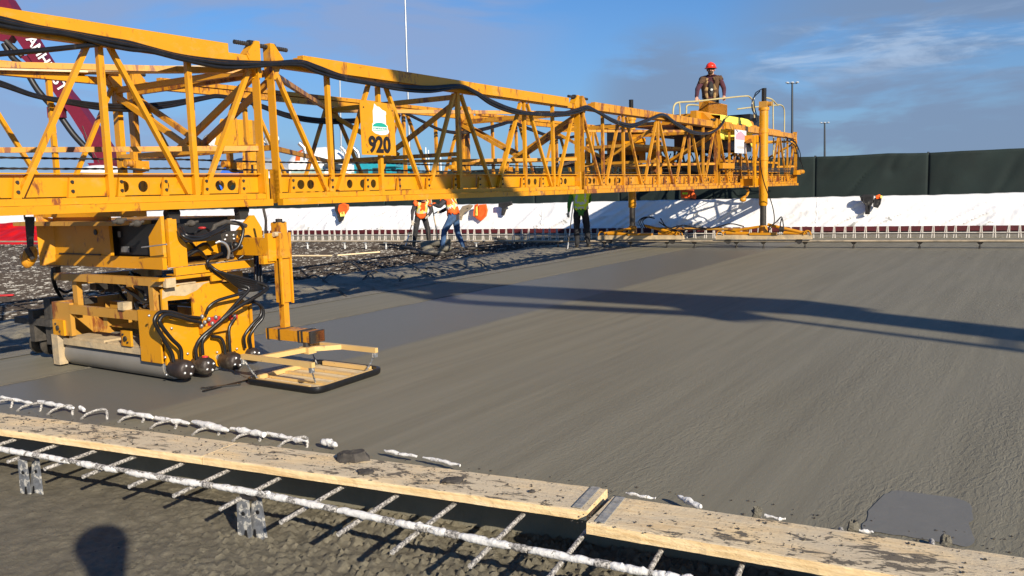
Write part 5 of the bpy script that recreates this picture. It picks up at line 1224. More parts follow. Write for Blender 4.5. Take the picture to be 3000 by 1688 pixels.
def mixer(name, label, x0, x1, ytop, Y, drum_mt, band, cab_mt, cab_x, logo=None, stacks=(), tilt=0.0):
    """drum between the sights x0..x1 with its top at ytop; cab centred on the sight cab_x"""
    pl_, pr_ = PY(x0, 500, Y).x, PY(x1, 500, Y).x; zt = PY((x0 + x1) / 2, ytop, Y).z; r_ = 1.15
    t = thing(name, label, 'mixer truck', V3((pl_ + pr_) / 2, Y, -.32))
    zc = zt - r_; L = pr_ - pl_; ax0, ax1 = V3(pl_, Y, zc + tilt), V3(pr_, Y, zc - tilt * .3)
    fr = [0, .03, .12, .38, .62, .80, .93, 1]; rr = [.35, .50, .80, 1.12, 1.15, .98, .72, .35]
    m = MB(); m.tube([ax0.lerp(ax1, f) for f in fr], 1, 28, None, True, [q * r_ / 1.15 for q in rr]); d = m.build('drum', drum_mt, t, None, True)
    if band:
        m = MB(); m.tube([ax0.lerp(ax1, f) for f in (.20, .28)], 1, 28, None, False, [.95 * r_ / 1.12, 1.06 * r_ / 1.12]); m.build('drum_band', band, d, None, True)
    if logo is not None:
        c = ax0.lerp(ax1, logo) + V3(0, -r_ * .99, .18)
        for (q, w, mt2, dz) in ((.72, .03, 'blue_logo', 0), (.50, .05, 'gold_logo', -.1)):
            m = MB(); k = 24
            m.prism([(q * math.cos(2 * math.pi * i / k), q * 1.0 * math.sin(2 * math.pi * i / k)) for i in range(k)], c + V3(0, -w, dz), V3(1, 0, 0), V3(0, .25, .97), V3(0, -.02, 0)); m.build('drum_emblem', mt2, d)
        m = MB(); m.prism([(-.2, -.4), (.2, -.4), (.1, .1), (-.1, .1)], c + V3(0, -.09, 0), V3(1, 0, 0), V3(0, .25, .97), V3(0, -.02, 0)); m.build('drum_emblem', 'dark_steel', d)
    cx = PY(cab_x, 500, Y).x; sg = 1 if cx > pl_ else -1
    m = MB(); m.box(pl_ - .6, max(pr_, cx) + .8, Y - 1.1, Y + 1.1, .5, 1.1, fn=V3); m.build('chassis', 'dark_steel', t)
    zr = 2.95 if cab_mt != 'teal' else 3.02
    prof = [(-1.0, .5), (1.9, .5), (2.0, 1.3), (1.0, 1.75), (.75, zr - .55), (.55, zr - .12), (.1, zr), (-.8, zr), (-1.0, zr - .15)]
    m = MB(); m.prism(prof, V3(cx, Y - 1.1, 0), V3(1, 0, 0), Z, V3(0, 2.2, 0)); cb = m.build('cab', cab_mt, t)
    m = MB(); m.prism([(-.15, 1.8), (.55, 1.8), (.45, zr - .32), (-.15, zr - .32)], V3(cx, Y - 1.12, 0), V3(1, 0, 0), Z, V3(0, .01, 0)); m.prism([(-.9, 1.9), (-.35, 1.9), (-.35, zr - .35), (-.9, zr - .4)], V3(cx, Y - 1.12, 0), V3(1, 0, 0), Z, V3(0, .01, 0)); m.build('window', 'glass_green' if cab_mt == 'white_paint' else 'glass', cb)
    m = MB(); m.box(cx + .5, cx + .95, Y - 1.3, Y + 1.3, zr - .28, zr - .16, fn=V3); m.build('sun_visor', cab_mt if cab_mt == 'teal' else 'pole_dark', cb)
    m = MB(); m.tube([V3(cx + 1.0, Y - 1.25, 1.9), V3(cx + 1.1, Y - 1.35, 2.6)], .09, 8); m.build('mirror', 'pole_dark', cb, None, True)
    for sx, sy in stacks:
        p = PY(sx, sy, Y - .9); m = MB(); m.tube([V3(p.x, Y - .9, 1.2), V3(p.x, Y - .9, p.z - .25), V3(p.x - .03, Y - .9, p.z - .1), V3(p.x - .22, Y - .9, p.z + .1)], .1, 10); m.build('exhaust_stack', 'silver', t, None, True)
    for wx in (pl_ + .2, pl_ + 1.5, cx + 1.1):
        m = MB(); m.tube([V3(wx, Y - 1.25, .2), V3(wx, Y - .85, .2)], .52, 18); m.build('wheel', 'rubber', t, None, True)
    return t
mixer('mixer_truck', 'grey drum mixer truck with a blue ringed emblem behind the truss', 600, 875, 460, 36, 'drum_grey', None, 'white_paint', 935, .42, ((893, 426), ), .0)
mixer('mixer_truck', 'white mixer truck with orange marks on its drum and tilted top', 842, 1030, 431, 43, 'white_paint', 'orange', 'white_paint', 1050, None, ((1012, 437), ), .0)
mixer('mixer_truck', 'teal cabbed truck behind the number sign', 880, 1060, 500, 40, 'drum_grey', None, 'teal', 1112, None, ((1050, 440),), .0)
mixer('mixer_truck', 'second teal cabbed truck, farther right behind the number sign', 1200, 1380, 530, 44, 'drum_grey', None, 'teal', 1168, None, (), .0)
t = thing('loading_hopper', 'tall yellow sheet metal hopper standing among the mixer trucks', 'hopper', V3(PY(690, 500, 34).x, 34, -.32))
def hp(x, y, d=0): return PY(x, y, 34) + V3(0, d, 0)
m = MB()
P_ = [(646, 348), (738, 352), (742, 424), (745, 428), (652, 428), (628, 425)]
m.add([hp(x, y) for x, y in P_] + [hp(x, y, 1.2) for x, y in P_], [tuple(range(6)), tuple(range(11, 5, -1))] + [(i, (i + 1) % 6, (i + 1) % 6 + 6, i + 6) for i in range(6)]); m.build('hopper_body', 'yellow', t)
m = MB(); P_ = [(706, 428), (745, 428), (745, 482), (706, 482)]
m.add([hp(x, y, .2) for x, y in P_] + [hp(x, y, 1.0) for x, y in P_], [(0, 1, 2, 3), (7, 6, 5, 4)] + [(i, (i + 1) % 4, (i + 1) % 4 + 4, i + 4) for i in range(4)]); q = hp(710, 482, .3); m.tube([q, V3(q.x, q.y, -.32)], .08, 8); q = hp(740, 482, .3); m.tube([q, V3(q.x, q.y, -.32)], .08, 8); m.build('hopper_frame', 'yellow', t)
m = MB(); m.beam(hp(692, 346, -.03), hp(700, 428, -.03), .06, .05); m.build('hopper_rib', 'yellow_rusty', t)
for x, y, r_, lab in ((618, 418, .34, 'white drum mouth with round fittings left of the yellow hopper'), (796, 412, .30, 'grey round mesh ball right of the yellow hopper')):
    c = PY(x, y, 36.5); t = thing('chute_mouth', lab, 'chute', V3(c.x, c.y, -.32))
    m = MB(); m.sphere(c, r_, r_ * .8, r_, 12, 8); m.build('mouth_ring', 'off_white', t)
    m = MB(); m.tube([c - Z * r_, V3(c.x, c.y, -.32)], .07, 8); m.build('stand', 'off_white', t)
    for k in range(3):
        m = MB(); m.tube([c + V3(math.cos(w) * r_ * 1.05, -.05 * k, math.sin(w) * r_ * (1.05 - .25 * k)) for w in [2 * math.pi * i / 16 for i in range(17)]], .03, 6); m.build('wire_ring', 'galv', t, None, True)
m = MB()

# overhead boom of the second pump, behind and above the photographer: its shadow crosses the slab
OFF = SUNDIR * (-8.0 / SUNDIR.z)
def sh(u, v, dz=0):
    k = (8.0 + dz) / SUNDIR.z; return W(u, v, 0) + SUNDIR * k
t = thing('overhead_boom', 'long folded placing boom overhead, seen only by the shadow it throws across the slab', 'pump boom', V3(sh(6, -9).x, sh(6, -9).y, -.32))
m = MB(); m.beam(sh(5.3, -9.5), sh(10.35, 3.0), .62, .55); m.build('boom_section', 'maroon', t)
m = MB(); m.beam(sh(10.3, 2.2, .1), sh(10.9, 16, .1), .80, .5); m.build('boom_section', 'maroon', t)
m = MB(); m.tube([sh(4.45, -9.5), sh(8.6, .8), sh(9.45, 3.0)], .07, 8); m.build('delivery_pipe', 'dark_steel', t)
m = MB(); m.tube(smooth_path([sh(9.4, 2.8), sh(9.25, 5.0), sh(9.2, 7.0), sh(9.8, 8.6), sh(10.2, 12)], 4), .14, 8); m.build('delivery_pipe', 'dark_steel', t)
m = MB()
for q in (-6, -2.5, .3): m.beam(sh(4.45 + .403 * (q + 9.5), q), sh(5.3 + .404 * (q + 9.5), q), .08, .08)
m.beam(sh(9.2, 3.0), sh(10.6, 4.2), .5, .3); m.beam(sh(9.3, 7.2), sh(10.3, 8.0), .25, .2); m.build('boom_link', 'maroon', t)
q = sh(-6.8, -39.5); m = MB(); m.beam(sh(5.3, -9.5), q, .62, .55); m.build('boom_section', 'maroon', t); m = MB(); m.beam(q, V3(q.x, q.y, 1.4), .6, .6, DU); m.box(q.x - 1.5, q.x + 6, q.y - 1.3, q.y + 1.3, .4, 1.5, fn=V3); m.build('boom_base', 'dark_steel', t)

# ------------------------------------------------------------------ people
SKELETON = dict(pelvis=(0, 0, .96), belly=(0, .01, 1.10), chest=(0, .01, 1.30), neck=(0, .0, 1.48), jaw=(0, .035, 1.565), head=(0, .02, 1.65), crown=(0, .0, 1.735),
    sh_l=(-.185, 0, 1.42), el_l=(-.24, -.01, 1.14), wr_l=(-.25, .06, .90), hd_l=(-.25, .08, .83), sh_r=(.185, 0, 1.42), el_r=(.24, -.01, 1.14), wr_r=(.25, .06, .90), hd_r=(.25, .08, .83),
    hip_l=(-.10, 0, .90), kn_l=(-.11, .02, .50), an_l=(-.12, -.02, .10), to_l=(-.13, .15, .04), hip_r=(.10, 0, .90), kn_r=(.11, .02, .50), an_r=(.12, -.02, .10), to_r=(.13, .15, .04))
BONES = [('pelvis', 'belly', 'torso'), ('belly', 'chest', 'torso'), ('chest', 'neck', 'torso'), ('neck', 'jaw', 'skin'), ('jaw', 'head', 'skin'), ('head', 'crown', 'skin')]
for s_ in ('l', 'r'):
    BONES += [('chest', 'sh_' + s_, 'torso'), ('sh_' + s_, 'el_' + s_, 'sleeve'), ('el_' + s_, 'wr_' + s_, 'sleeve'), ('wr_' + s_, 'hd_' + s_, 'hand'),
              ('pelvis', 'hip_' + s_, 'pants'), ('hip_' + s_, 'kn_' + s_, 'pants'), ('kn_' + s_, 'an_' + s_, 'pants'), ('an_' + s_, 'to_' + s_, 'boot')]
RAD = dict(pelvis=(.155, .12), belly=(.15, .12), chest=(.17, .125), neck=(.065, .065), jaw=(.068, .075), head=(.08, .095), crown=(.06, .07), sh=(.075, .075), el=(.055, .055), wr=(.036, .034), hd=(.040, .024), hip=(.10, .10), kn=(.075, .078), an=(.058, .058), to=(.045, .038))
def person(label, loc, face, pose, mats, scale=1.0, vest=None, hat=None, bulk=1.0, grp=None):
    """pose overrides joints; face = world direction the body looks; mats = dict of torso, sleeve, pants, boot, hand, skin"""
    J = {k: Vector(pose.get(k, q)) for k, q in SKELETON.items()}
    names = list(J); vs = [J[k] for k in names]; es = []; rad = []
    for k in names:
        r_ = RAD.get(k) or RAD[k.split('_')[0]]; rad.append(tuple(q * (pose.get('big', 1) if k in ('head', 'crown', 'jaw') else 1) * (bulk if k[:2] not in ('ja', 'he', 'cr', 'wr', 'hd', 'an', 'to') else 1) for q in r_))
    ix = {k: i for i, k in enumerate(names)}
    for a, b_, r_ in BONES: es.append((ix[a], ix[b_]))
    segs_ = [(J[a], J[b_], r_) for a, b_, r_ in BONES]
    for s_ in ('l', 'r'):                                # five fingers each
        h = J['hd_' + s_]; d = (h - J['wr_' + s_]).normalized(); cl = pose.get('curl', Vector((0, .5, -.6))); sd = d.cross(Vector(cl)).normalized(); cl = Vector(cl).normalized()
        for i, (o_, L) in enumerate(((-.030, .070), (-.010, .080), (.010, .076), (.028, .060), (.042, .048))):
            base = h + sd * o_ * (1 if s_ == 'r' else -1) + d * (.01 if i < 4 else -.02)
            dd = (d + cl * .45).normalized() if i < 4 else (d * .5 + sd * (.9 if s_ == 'r' else -.9) + cl * .4).normalized()
            k1 = base + dd * L * .55; k2 = k1 + (dd + cl * 1.0).normalized() * L * .5
            n = len(vs); vs += [k1, k2]; rad += [(.0105, .0105), (.009, .009)]; es += [(ix['hd_' + s_], n), (n, n + 1)]; segs_ += [(h, k1, 'hand'), (k1, k2, 'hand')]
    me = bpy.data.meshes.new('p'); me.from_pydata(vs, es, []); ob = bpy.data.objects.new('p', me); COL.objects.link(ob)
    ob.modifiers.new('k', 'SKIN'); sub = ob.modifiers.new('s', 'SUBSURF'); sub.levels = sub.render_levels = 2
    for i, r_ in enumerate(rad): me.skin_vertices[0].data[i].radius = r_
    me.skin_vertices[0].data[0].use_root = True
    dg = bpy.context.evaluated_depsgraph_get(); bm_ = bpy.data.meshes.new_from_object(ob.evaluated_get(dg)); bpy.data.objects.remove(ob)
    fy = Vector((face.x, face.y, 0)).normalized(); fx = fy.cross(Z)
    def xf(p): return (fx * p.x + fy * p.y + Z * p.z) * scale
    keys = ['torso', 'sleeve', 'pants', 'boot', 'hand', 'skin']; slots = [mats[k] for k in keys]
    SA = np.array([list(a) for a, _, _ in segs_]); SB = np.array([list(b_) for _, b_, _ in segs_]); SN = [r_ for _, _, r_ in segs_]; SK = np.array([.75 if r_ == 'torso' else 1 for r_ in SN])
    def near_all(P):
        ab = SB - SA; out = []
        tt = np.clip(((P[:, None, :] - SA[None]) * ab[None]).sum(2) / np.maximum(1e-9, (ab * ab).sum(1))[None], 0, 1)
        d = np.linalg.norm(P[:, None, :] - SA[None] - ab[None] * tt[..., None], axis=2) * SK[None]
        return [SN[i] for i in d.argmin(1)]
    bm_.materials.clear()
    for k in slots: bm_.materials.append(MATS[k])
    reg = []
    reg = near_all(np.array([list(p.center) for p in bm_.polygons]))
    for p, r_ in zip(bm_.polygons, reg): p.material_index = keys.index(r_); p.use_smooth = True
    local = [v_.co.copy() for v_ in bm_.vertices]; nrm = [v_.normal.copy() for v_ in bm_.vertices]
    nv_ = near_all(np.array([list(q) for q in local]))
    for v_, kk in zip(bm_.vertices, nv_):
        p = v_.co; w = noise.noise(p * 7) * .012 + noise.noise(p * 16) * .006
        v_.co = xf(p + v_.normal * (w if kk in ('torso', 'sleeve', 'pants') else 0))
    bm_.name = 'person'; bm_.update()
    body = bpy.data.objects.new('person', bm_); COL.objects.link(body); body.location = loc; body['_w'] = list(loc)
    tag(body, label, 'person', grp)
    def sub_obj(name, m, mt, smooth=True):
        m.v = [xf(p) + Vector(loc) for p in m.v]; return m.build(name, mt, body, None, smooth)
    if vest:
        up_ = (J['neck'] - J['pelvis']).normalized(); L = (J['neck'] - J['pelvis']).length
        m = MB(); mp = {}
        for p, r_ in zip(bm_.polygons, reg):
            c = sum((local[i] for i in p.vertices), Vector()) / len(p.vertices)
            h = (c - J['pelvis']).dot(up_) / L
            side = c.x; fwd = (c - (J['pelvis'] + up_ * h * L)).y
            if r_ == 'torso' or (r_ == 'sleeve' and h > .78 and abs(side) < .24):
                if h < vest.get('low', .02) or h > .97: continue
                if vest.get('open') and fwd > 0 and abs(side) < vest['open']: continue
                k = 0
                for lo_, hi_, idx in vest['bands']:
                    if lo_ < h < hi_: k = idx
                for lo_, hi_, idx in vest.get('straps', ()):
                    if lo_ < abs(side) < hi_ and h > vest.get('strap_from', .4): k = idx
                vs2 = []
                for i in p.vertices:
                    if i not in mp: mp[i] = len(m.v); m.v.append(local[i] + nrm[i] * .022)
                    vs2.append(mp[i])
                m.f.append(tuple(vs2)); m.m.append(k)
        o = sub_obj(vest['name'], m, vest['mats']); o.modifiers.new('s', 'SOLIDIFY').thickness = .012
    hc = (J['head'] + J['crown']) / 2
    if hat:
        m = MB(); k = 20; c = hc + Vector((0, 0, -.005)); vs2 = []; rows = 8
        for i in range(rows + 1):
            w = math.pi / 2 * i / rows
            for j in range(k):
                f = 2 * math.pi * j / k; vs2.append(c + Vector((.122 * math.cos(w) * math.cos(f), .142 * math.cos(w) * math.sin(f), .125 * math.sin(w))))
        m.add(vs2, [(i * k + j, i * k + (j + 1) % k, (i + 1) * k + (j + 1) % k, (i + 1) * k + j) for i in range(rows) for j in range(k)])
        vs2 = []
        for j in range(k):
            f = 2 * math.pi * j / k; e = .03 + .05 * max(0, math.sin(f)) ** 2
            for q in (0, e): vs2.append(c + Vector(((.118 + q) * math.cos(f), (.138 + q) * math.sin(f), -.004 - q * .25)))
        m.add(vs2, [(2 * j, 2 * j + 1, (2 * j + 3) % (2 * k), (2 * j + 2) % (2 * k)) for j in range(k)])
        m.tube([c + Vector((0, -.12 + .03 * i, .05 + .08 * math.sin(math.pi * i / 8))) for i in range(9)], .012, 6)
        o = sub_obj('hard_hat', m, hat); o.modifiers.new('s', 'SOLIDIFY').thickness = .006
    h0 = J['head']
    if pose.get('face'):
        m = MB(); m.sphere(h0 + Vector((0, .105, -.035)), .014, .020, .022, 8, 6); sub_obj('nose', m, mats['skin'])
        m = MB(); m.sphere(h0 + Vector((-.034, .088, -.005)), .036, .022, .022, 10, 6); m.sphere(h0 + Vector((.034, .088, -.005)), .036, .022, .022, 10, 6); m.tube([h0 + Vector((-.095, -.01, .0)), h0 + Vector((-.075, .07, .0)), h0 + Vector((.075, .07, .0)), h0 + Vector((.095, -.01, .0))], .006, 6); sub_obj('sunglasses', m, 'black')
        m = MB(); m.sphere(J['jaw'] + Vector((0, .028, .0)), .066, .068, .052, 14, 8); sub_obj('beard', m, 'beard')
        m = MB(); m.sphere(J['jaw'] + Vector((0, .093, .022)), .022, .006, .006, 8, 6); sub_obj('mouth', m, 'red_form')
        for q in (-1, 1): m = MB(); m.sphere(h0 + Vector((q * .088, .0, -.02)), .012, .02, .032, 8, 6); sub_obj('ear', m, mats['skin'])
        m = MB(); m.sphere(h0 + Vector((0, -.03, -.01)), .088, .082, .085, 14, 8); sub_obj('hair', m, 'beard')
    return body, J, xf
def to_local(p, loc, face, scale):
    fy = Vector((face.x, face.y, 0)).normalized(); fx = fy.cross(Z); d = (p - Vector(loc)) / scale
    return Vector((d.dot(fx), d.dot(fy), d.z))
# operator at the rail
OL = W(19.05, 7.02, 2.88); OL = PV(2083, 180, 7.0); OL = Vector((OL.x, OL.y, 0)) + Z * 0
h_top = PV(2083, 184, 7.0); OL = Vector((h_top.x, h_top.y, h_top.z - 1.80)); OF = (Vector((0, 0, 0)) - Vector((h_top.x, h_top.y, 0))).normalized(); OF = (OF * .95 + Vector((-.05, 0, 0))).normalized()
hl = to_local(PV(2040, 296, 6.62), OL, OF, 1.0); hr = to_local(PV(2121, 291, 6.62), OL, OF, 1.0)
# seen from the camera his right hand is on the left
a_, b_ = (hl, hr) if hl.x < hr.x else (hr, hl)
pose = dict(face=1, curl=Vector((0, .4, -1)), pelvis=(0, -.04, .96), belly=(0, -.02, 1.12), chest=(0, .03, 1.32), neck=(0, .06, 1.48), jaw=(.0, .11, 1.555), head=(.0, .09, 1.64), crown=(.0, .06, 1.72), sh_l=(-.20, .03, 1.415), sh_r=(.20, .03, 1.415),
    hd_l=tuple(a_ + Vector((0, -.02, .03))), wr_l=tuple(a_ + Vector((.0, -.07, .07))), el_l=tuple((a_ + Vector((-.20, .03, 1.415))) / 2 + Vector((-.05, -.08, .02))),
    hd_r=tuple(b_ + Vector((0, -.02, .03))), wr_r=tuple(b_ + Vector((.0, -.07, .07))), el_r=tuple((b_ + Vector((.20, .03, 1.415))) / 2 + Vector((.05, -.08, .02))))
ob_, J, xf = person('man in a red hard hat and sunglasses standing at the guard rail of the machine', OL, OF, pose, dict(torso='hoodie', sleeve='hoodie', pants='cloth_black', boot='boot', hand='skin', skin='skin'), 1.0,
    dict(name='work_vest', open=.07, low=-.02, bands=(), straps=((.07, .092, 1),), strap_from=-1, mats=['vest_brown', 'fur']), 'hat_red', 1.06)
def onbody(name, mt, pts_c, loc, rad, J=J, xf=xf, ob_=ob_):
    m = MB(); m.sphere(Vector(pts_c), *rad); m.v = [xf(p) + Vector(loc) for p in m.v]; return m.build(name, mt, ob_, None, True)
onbody('hood', 'hoodie', (0, -.02, 1.485), OL, (.13, .11, .06)); onbody('badge', 'reflect', (-.02, .165, 1.15), OL, (.03, .01, .03)); onbody('shirt_front', 'cloth_black', (0, .10, 1.17), OL, (.075, .055, .20))
# workers beyond the truss
HV = dict(name='safety_vest', bands=((.30, .36, 1), (.36, .42, 2), (.42, .48, 1)), straps=((.07, .095, 1), (.095, .12, 2), (.12, .145, 1)), strap_from=.45, mats=['orange', 'trim_yellow', 'reflect'])
RW = PZ(1333, 737, .0); f1 = (Vector((-1, .25, 0))).normalized()
pose = dict(pelvis=(0, -.02, .92), belly=(0, .02, 1.08), chest=(0, .09, 1.27), neck=(0, .17, 1.44), jaw=(0, .26, 1.50), head=(0, .28, 1.58), crown=(0, .28, 1.67), sh_l=(-.19, .13, 1.37), sh_r=(.19, .13, 1.37),
    hip_l=(-.11, -.0, .86), kn_l=(-.16, .22, .52), an_l=(-.18, .26, .10), to_l=(-.19, .42, .04), hip_r=(.11, -.02, .86), kn_r=(.17, -.02, .48), an_r=(.19, -.18, .10), to_r=(.22, -.03, .03),
    el_l=(-.24, .28, 1.14), wr_l=(-.14, .48, 1.20), hd_l=(-.10, .54, 1.22), el_r=(.26, .22, 1.10), wr_r=(.16, .42, 1.0), hd_r=(.13, .48, 1.0), curl=Vector((0, .3, -1)))
w1, J1, x1 = person('person in jeans and an orange vest leaning on a wooden shovel handle', RW, f1, pose, dict(torso='sleeve_dark', sleeve='sleeve_dark', pants='denim', boot='boot', hand='glove', skin='skin'), 1.0, HV, 'white_paint', 1.05)
LW = PB(1238, 712, 20.6); LW.z = -.03; f2 = Vector((.35, -1, 0)).normalized()
pose = dict(pelvis=(0, -.10, .92), belly=(0, .0, 1.07), chest=(0, .12, 1.24), neck=(0, .24, 1.38), jaw=(0, .34, 1.40), head=(0, .38, 1.46), crown=(0, .42, 1.54), sh_l=(-.19, .19, 1.32), sh_r=(.19, .19, 1.32),
    hip_l=(-.10, -.08, .88), kn_l=(-.16, .08, .50), an_l=(-.20, -.02, .10), to_l=(-.22, .14, .04), hip_r=(.10, -.08, .88), kn_r=(.20, .04, .50), an_r=(.26, -.02, .10), to_r=(.28, .14, .04),
    el_l=(-.25, .24, 1.06), wr_l=(-.10, .40, .92), hd_l=(-.05, .44, .90), el_r=(.30, .14, 1.06), wr_r=(.32, .16, .80), hd_r=(.32, .18, .74), curl=Vector((0, .3, -1)))
w2, J2, x2 = person('person in black trousers and an orange vest bent forward, left of the one in jeans', LW, f2, pose, dict(torso='sleeve_dark', sleeve='sleeve_dark', pants='cloth_black', boot='boot', hand='glove', skin='skin'), .96, HV, 'white_paint', 1.05)
GW = PZ(1704, 728, .0); f3 = Vector((.1, 1, 0)).normalized()
pose = dict(kn_l=(-.12, .05, .50), an_l=(-.11, .0, .10), kn_r=(.14, .06, .50), an_r=(.17, -.02, .10), to_r=(.20, .15, .04), sh_l=(-.21, 0, 1.42), el_l=(-.28, -.02, 1.16), wr_l=(-.31, .04, .93), hd_l=(-.32, .06, .86), el_r=(.22, .20, 1.16), wr_r=(.05, .32, 1.20), hd_r=(.0, .34, 1.20), head=(0, .06, 1.64), jaw=(0, .08, 1.56), crown=(0, .04, 1.72))
w3, J3, x3 = person('person in a lime yellow vest and dark trousers, back turned, with a pole', GW, f3, pose, dict(torso='sleeve_green', sleeve='sleeve_green', pants='cloth_black', boot='boot', hand='glove', skin='skin'), 1.0,
    dict(name='safety_vest', bands=((.10, .16, 2), (.30, .38, 2)), straps=((.08, .12, 2),), strap_from=.45, mats=['hiyellow', 'trim_yellow', 'reflect']), 'white_paint', 1.08)
# their tools
def tool(name, label, p, q, r_, mt, blade=None, cat='shovel'):
    t = thing(name, label, cat, q); m = MB(); m.tube([p, q], r_, 8); m.build('handle', mt, t, None, True)
    if blade:
        m = MB(); d = (q - p).normalized(); x = d.cross(Vector((0, 1, 0))).normalized(); m.prism([(-.10, 0), (.10, 0), (.11, .2), (.0, .30), (-.11, .2)], q, x, d, x.cross(d) * .01); m.build('blade', 'mud', t)
    return t
hR = Vector(RW) + x1(J1['hd_l']); hRr = Vector(RW) + x1(J1['hd_r'])
d_ = (PZ(1283, 702, .0) - hR)
tool('shovel', 'wooden handled shovel held by the person in jeans', hR - (PB(1284, 705, 19.3) - hR).normalized() * .25, PB(1284, 705, 19.3), .017, 'wood_board', 1)
h2 = Vector(LW) + x2(J2['hd_l']); h2r = Vector(LW) + x2(J2['hd_r'])
tool('rake', 'dark handled tool held by the person in black trousers, upright', h2 + Z * .12, PB(1257, 706, 20.3), .017, 'mud', None, 'rake')
L0 = h2r; L1 = PB(1188, 722, 20.2)
t = thing('concrete_rake', 'long tool with a white painted lower half, slanting down from the left worker', 'rake', L1)
m = MB(); m.tube([L0, L0.lerp(L1, .5)], .015, 8); m.build('handle', 'mud', t, None, True)
m = MB(); m.tube([L0.lerp(L1, .5), L1], .022, 8); m.build('handle_sleeve', 'white_paint', t, None, True)
m = MB(); m.beam(L1 - DA * .2, L1 + DA * .2, .03, .1); m.build('rake_head', 'mud', t)
h3 = Vector(GW) + x3(J3['hd_l'])
G0, G1 = PB(1680, 590, 19.75), PB(1663, 730, 19.75)
t = thing('grade_pole', 'long red and white banded pole held by the person in lime yellow', 'pole', G1)
for i in range(7):
    m = MB(); m.tube([G0.lerp(G1, i / 7), G0.lerp(G1, (i + 1) / 7)], .014, 8); m.build('pole_band', ['white_paint', 'rail_wood'][i % 2], t, None, True)
# placement hose end lying in the concrete
t = thing('placement_hose', 'thick cement caked end of a placement hose lying by the worker in jeans', 'hose', PZ(1262, 730, 0))
c0_, c1_ = PB(1236, 716, 18.6), PB(1318, 710, 18.6)
m = MB(); m.tube([c0_, c0_.lerp(c1_, .5), c1_], .085, 14); m.build('hose_end', 'rough_concrete', t, None, True)
for x, y in ((1250, 726), (1305, 728)):
    m = MB(); c = PB(x, y, 18.5); m.sphere(c, .16, .14, .09); m.build('coupling', 'rough_concrete', t, None, True)
m = MB(); m.tube(smooth_path([PZ(x, y, .04) for x, y in ((1180, 722), (1210, 728), (1250, 742), (1300, 746), (1340, 736), (1372, 728), (1420, 726))], 4), .035, 8); m.build('hose_run', 'mud', t, None, True)
for i, (x, y, r_) in enumerate(((1290, 742, .12), (1262, 738, .14), (1210, 690, .22), (1470, 700, .1), (1880, 700, .08))):
    c = PZ(x, y, .02); m = MB(); m.sphere(c, r_ * 1.5, r_, r_ * .5, 14, 8)
    for k, p in enumerate(m.v): m.v[k] = p + (p - c) * (.6 * noise.fractal(p * 6, 1, 2, 3))
    tag(m.build('concrete_heap', 'lumpy_concrete' if i < 2 else 'mud', None, c, True), ['small heap right under the hose end', 'small heap left under the hose end', 'dark heap of bars and mud left of the workers', 'dark scrap heap between the two groups of workers', 'muddy scrap heap beside the rear skid'][i], 'heap')

# ------------------------------------------------------------------ clothes drying on the tarp
def garment(name, label, pieces, cat='jacket', b0=None):
    b0 = b0 or TB - .34; allp = [PB(x, y, b0) for _, pl in pieces for x, y in pl]; c = sum(allp, Vector()) / len(allp)
    t = thing(name, label, cat, c)
    for i, (mt, pl) in enumerate(pieces):
        pts = [PB(x, y, b0 - .02 * i) for x, y in pl]; cc = sum(pts, Vector()) / len(pts)
        m = MB(); n = len(pts); rings = [(1.0, 0), (1.0, .05), (.86, .075), (.5, .06)]
        for k, th in rings:
            for p in pts: m.v.append(cc + (p - cc) * k - DB * (th + .04 * noise.noise(p * 7 + Vector((k * 3, 0, 0)))))
        m.v.append(cc - DB * .065); nn = len(m.v) - 1
        for r_ in range(3):
            for j in range(n): m.f.append((r_ * n + j, r_ * n + (j + 1) % n, (r_ + 1) * n + (j + 1) % n, (r_ + 1) * n + j))
        for j in range(n): m.f.append((3 * n + j, 3 * n + (j + 1) % n, nn))
        m.f.append(tuple(range(n - 1, -1, -1))); m.m = [0] * len(m.f)
        bm = bmesh.new(); o = m.build(['sleeve', 'panel', 'trim', 'cuff', 'collar'][i % 5], mt, t, None, True)
        md = o.modifiers.new('b', 'BEVEL'); md.width = .012; md.segments = 2
    return t
garment('jacket', 'black and orange jacket over the white tarp near the machine carriage', [('cloth_black', [(982, 598), (996, 596), (1006, 606), (1004, 625), (1000, 640), (992, 636), (984, 618)]), ('orange', [(994, 600), (1008, 595), (1022, 600), (1024, 612), (1014, 626), (998, 632), (992, 616)]), ('trim_yellow', [(1000, 622), (1012, 620), (1010, 634), (1000, 636)]), ('cloth_black', [(990, 634), (1010, 634), (1006, 646), (996, 652)])])
garment('sweater', 'tan sweater over the white tarp right of the jeans clad worker', [('jacket_tan', [(1356, 604), (1376, 599), (1388, 602), (1378, 614), (1364, 622), (1352, 640), (1344, 636), (1348, 618)]), ('jacket_tan', [(1348, 632), (1356, 634), (1354, 646), (1346, 644)])], 'sweater')
garment('safety_vest', 'orange safety vest hung over the white tarp beside the tan sweater', [('orange', [(1392, 600), (1402, 598), (1404, 616), (1398, 640), (1388, 634), (1390, 616)]), ('orange', [(1404, 600), (1426, 598), (1430, 616), (1426, 634), (1410, 648), (1398, 642), (1404, 620)]), ('trim_yellow', [(1396, 606), (1400, 604), (1400, 632), (1394, 634)])], 'vest')
garment('jacket', 'black jacket draped on the tarp edge, right of the orange vest', [('cloth_black', [(1462, 594), (1500, 590), (1502, 600), (1486, 606), (1478, 632), (1470, 630), (1472, 610), (1462, 606)])])
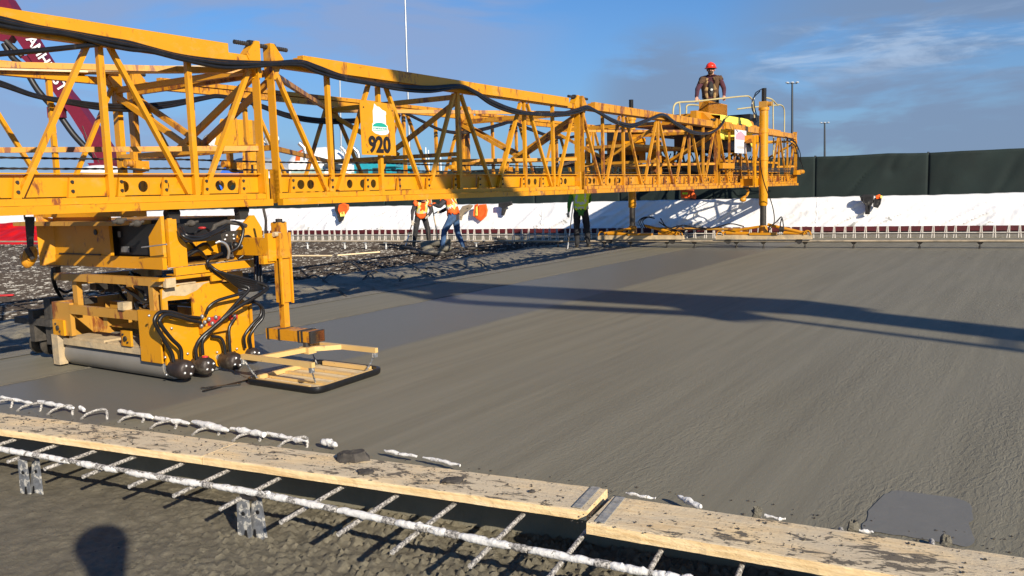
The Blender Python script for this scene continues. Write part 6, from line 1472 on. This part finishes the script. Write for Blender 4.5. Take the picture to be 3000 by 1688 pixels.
garment('safety_vest', 'orange vest hung high on the fence between the two far legs', [('orange', [(1994, 556), (2034, 556), (2036, 578), (2020, 582), (1996, 580)]), ('hiyellow', [(2000, 564), (2016, 564), (2016, 570), (2000, 570)]), ('orange', [(2028, 560), (2040, 572), (2038, 584), (2026, 580)])], 'vest', TB + .0)
garment('jacket', 'large black jacket drying on the tarp at the right', [('cloth_black', [(2518, 576), (2530, 570), (2560, 570), (2560, 590), (2552, 606), (2548, 628), (2534, 628), (2536, 604), (2528, 592)]), ('cloth_black', [(2520, 574), (2530, 576), (2528, 592), (2522, 588)])])
garment('jacket', 'small black bag shaped jacket with orange and yellow trim beside the large black one', [('cloth_black', [(2562, 580), (2584, 578), (2580, 598), (2572, 610), (2558, 606), (2558, 592)]), ('orange', [(2564, 574), (2576, 569), (2584, 574), (2582, 582), (2566, 584)]), ('trim_yellow', [(2580, 572), (2586, 574), (2584, 582), (2579, 580)])])

# ------------------------------------------------------------------ the photographer, whose shadow falls in the corner
hx = PZ(300, 1625, -.2) - SUNDIR * (2.16 / -SUNDIR.z)
PL = Vector((hx.x + .05, min(hx.y, -.22), hx.z - 1.70 + .17))
g = MB(); g.box(PL.x - .5, PL.x + .5, PL.y - .4, PL.y + .4, -.2, PL.z - .01, fn=V3)
tag(g.build('work_step', 'wood_board', None, V3(PL.x, PL.y, -.2)), 'low step the photographer stands on, out of the picture', 'step')
pose = dict(big=1.75, neck=(0, 0, 1.40), sh_l=(-.18, 0, 1.33), sh_r=(.18, 0, 1.33), chest=(0, 0, 1.22), el_l=(-.22, .10, 1.12), wr_l=(-.10, .24, 1.12), hd_l=(-.06, .25, 1.14), el_r=(.22, .10, 1.12), wr_r=(.02, .24, 1.12), hd_r=(.0, .25, 1.15))
person('photographer in dark clothes and hard hat, only the head shadow shows', PL, Vector((-.1, 1, 0)), pose, dict(torso='cloth_black', sleeve='cloth_black', pants='cloth_black', boot='boot', hand='skin', skin='skin'), 1.0, None, None)

for o in bpy.data.objects:
    if '_w' in o.keys(): del o['_w']
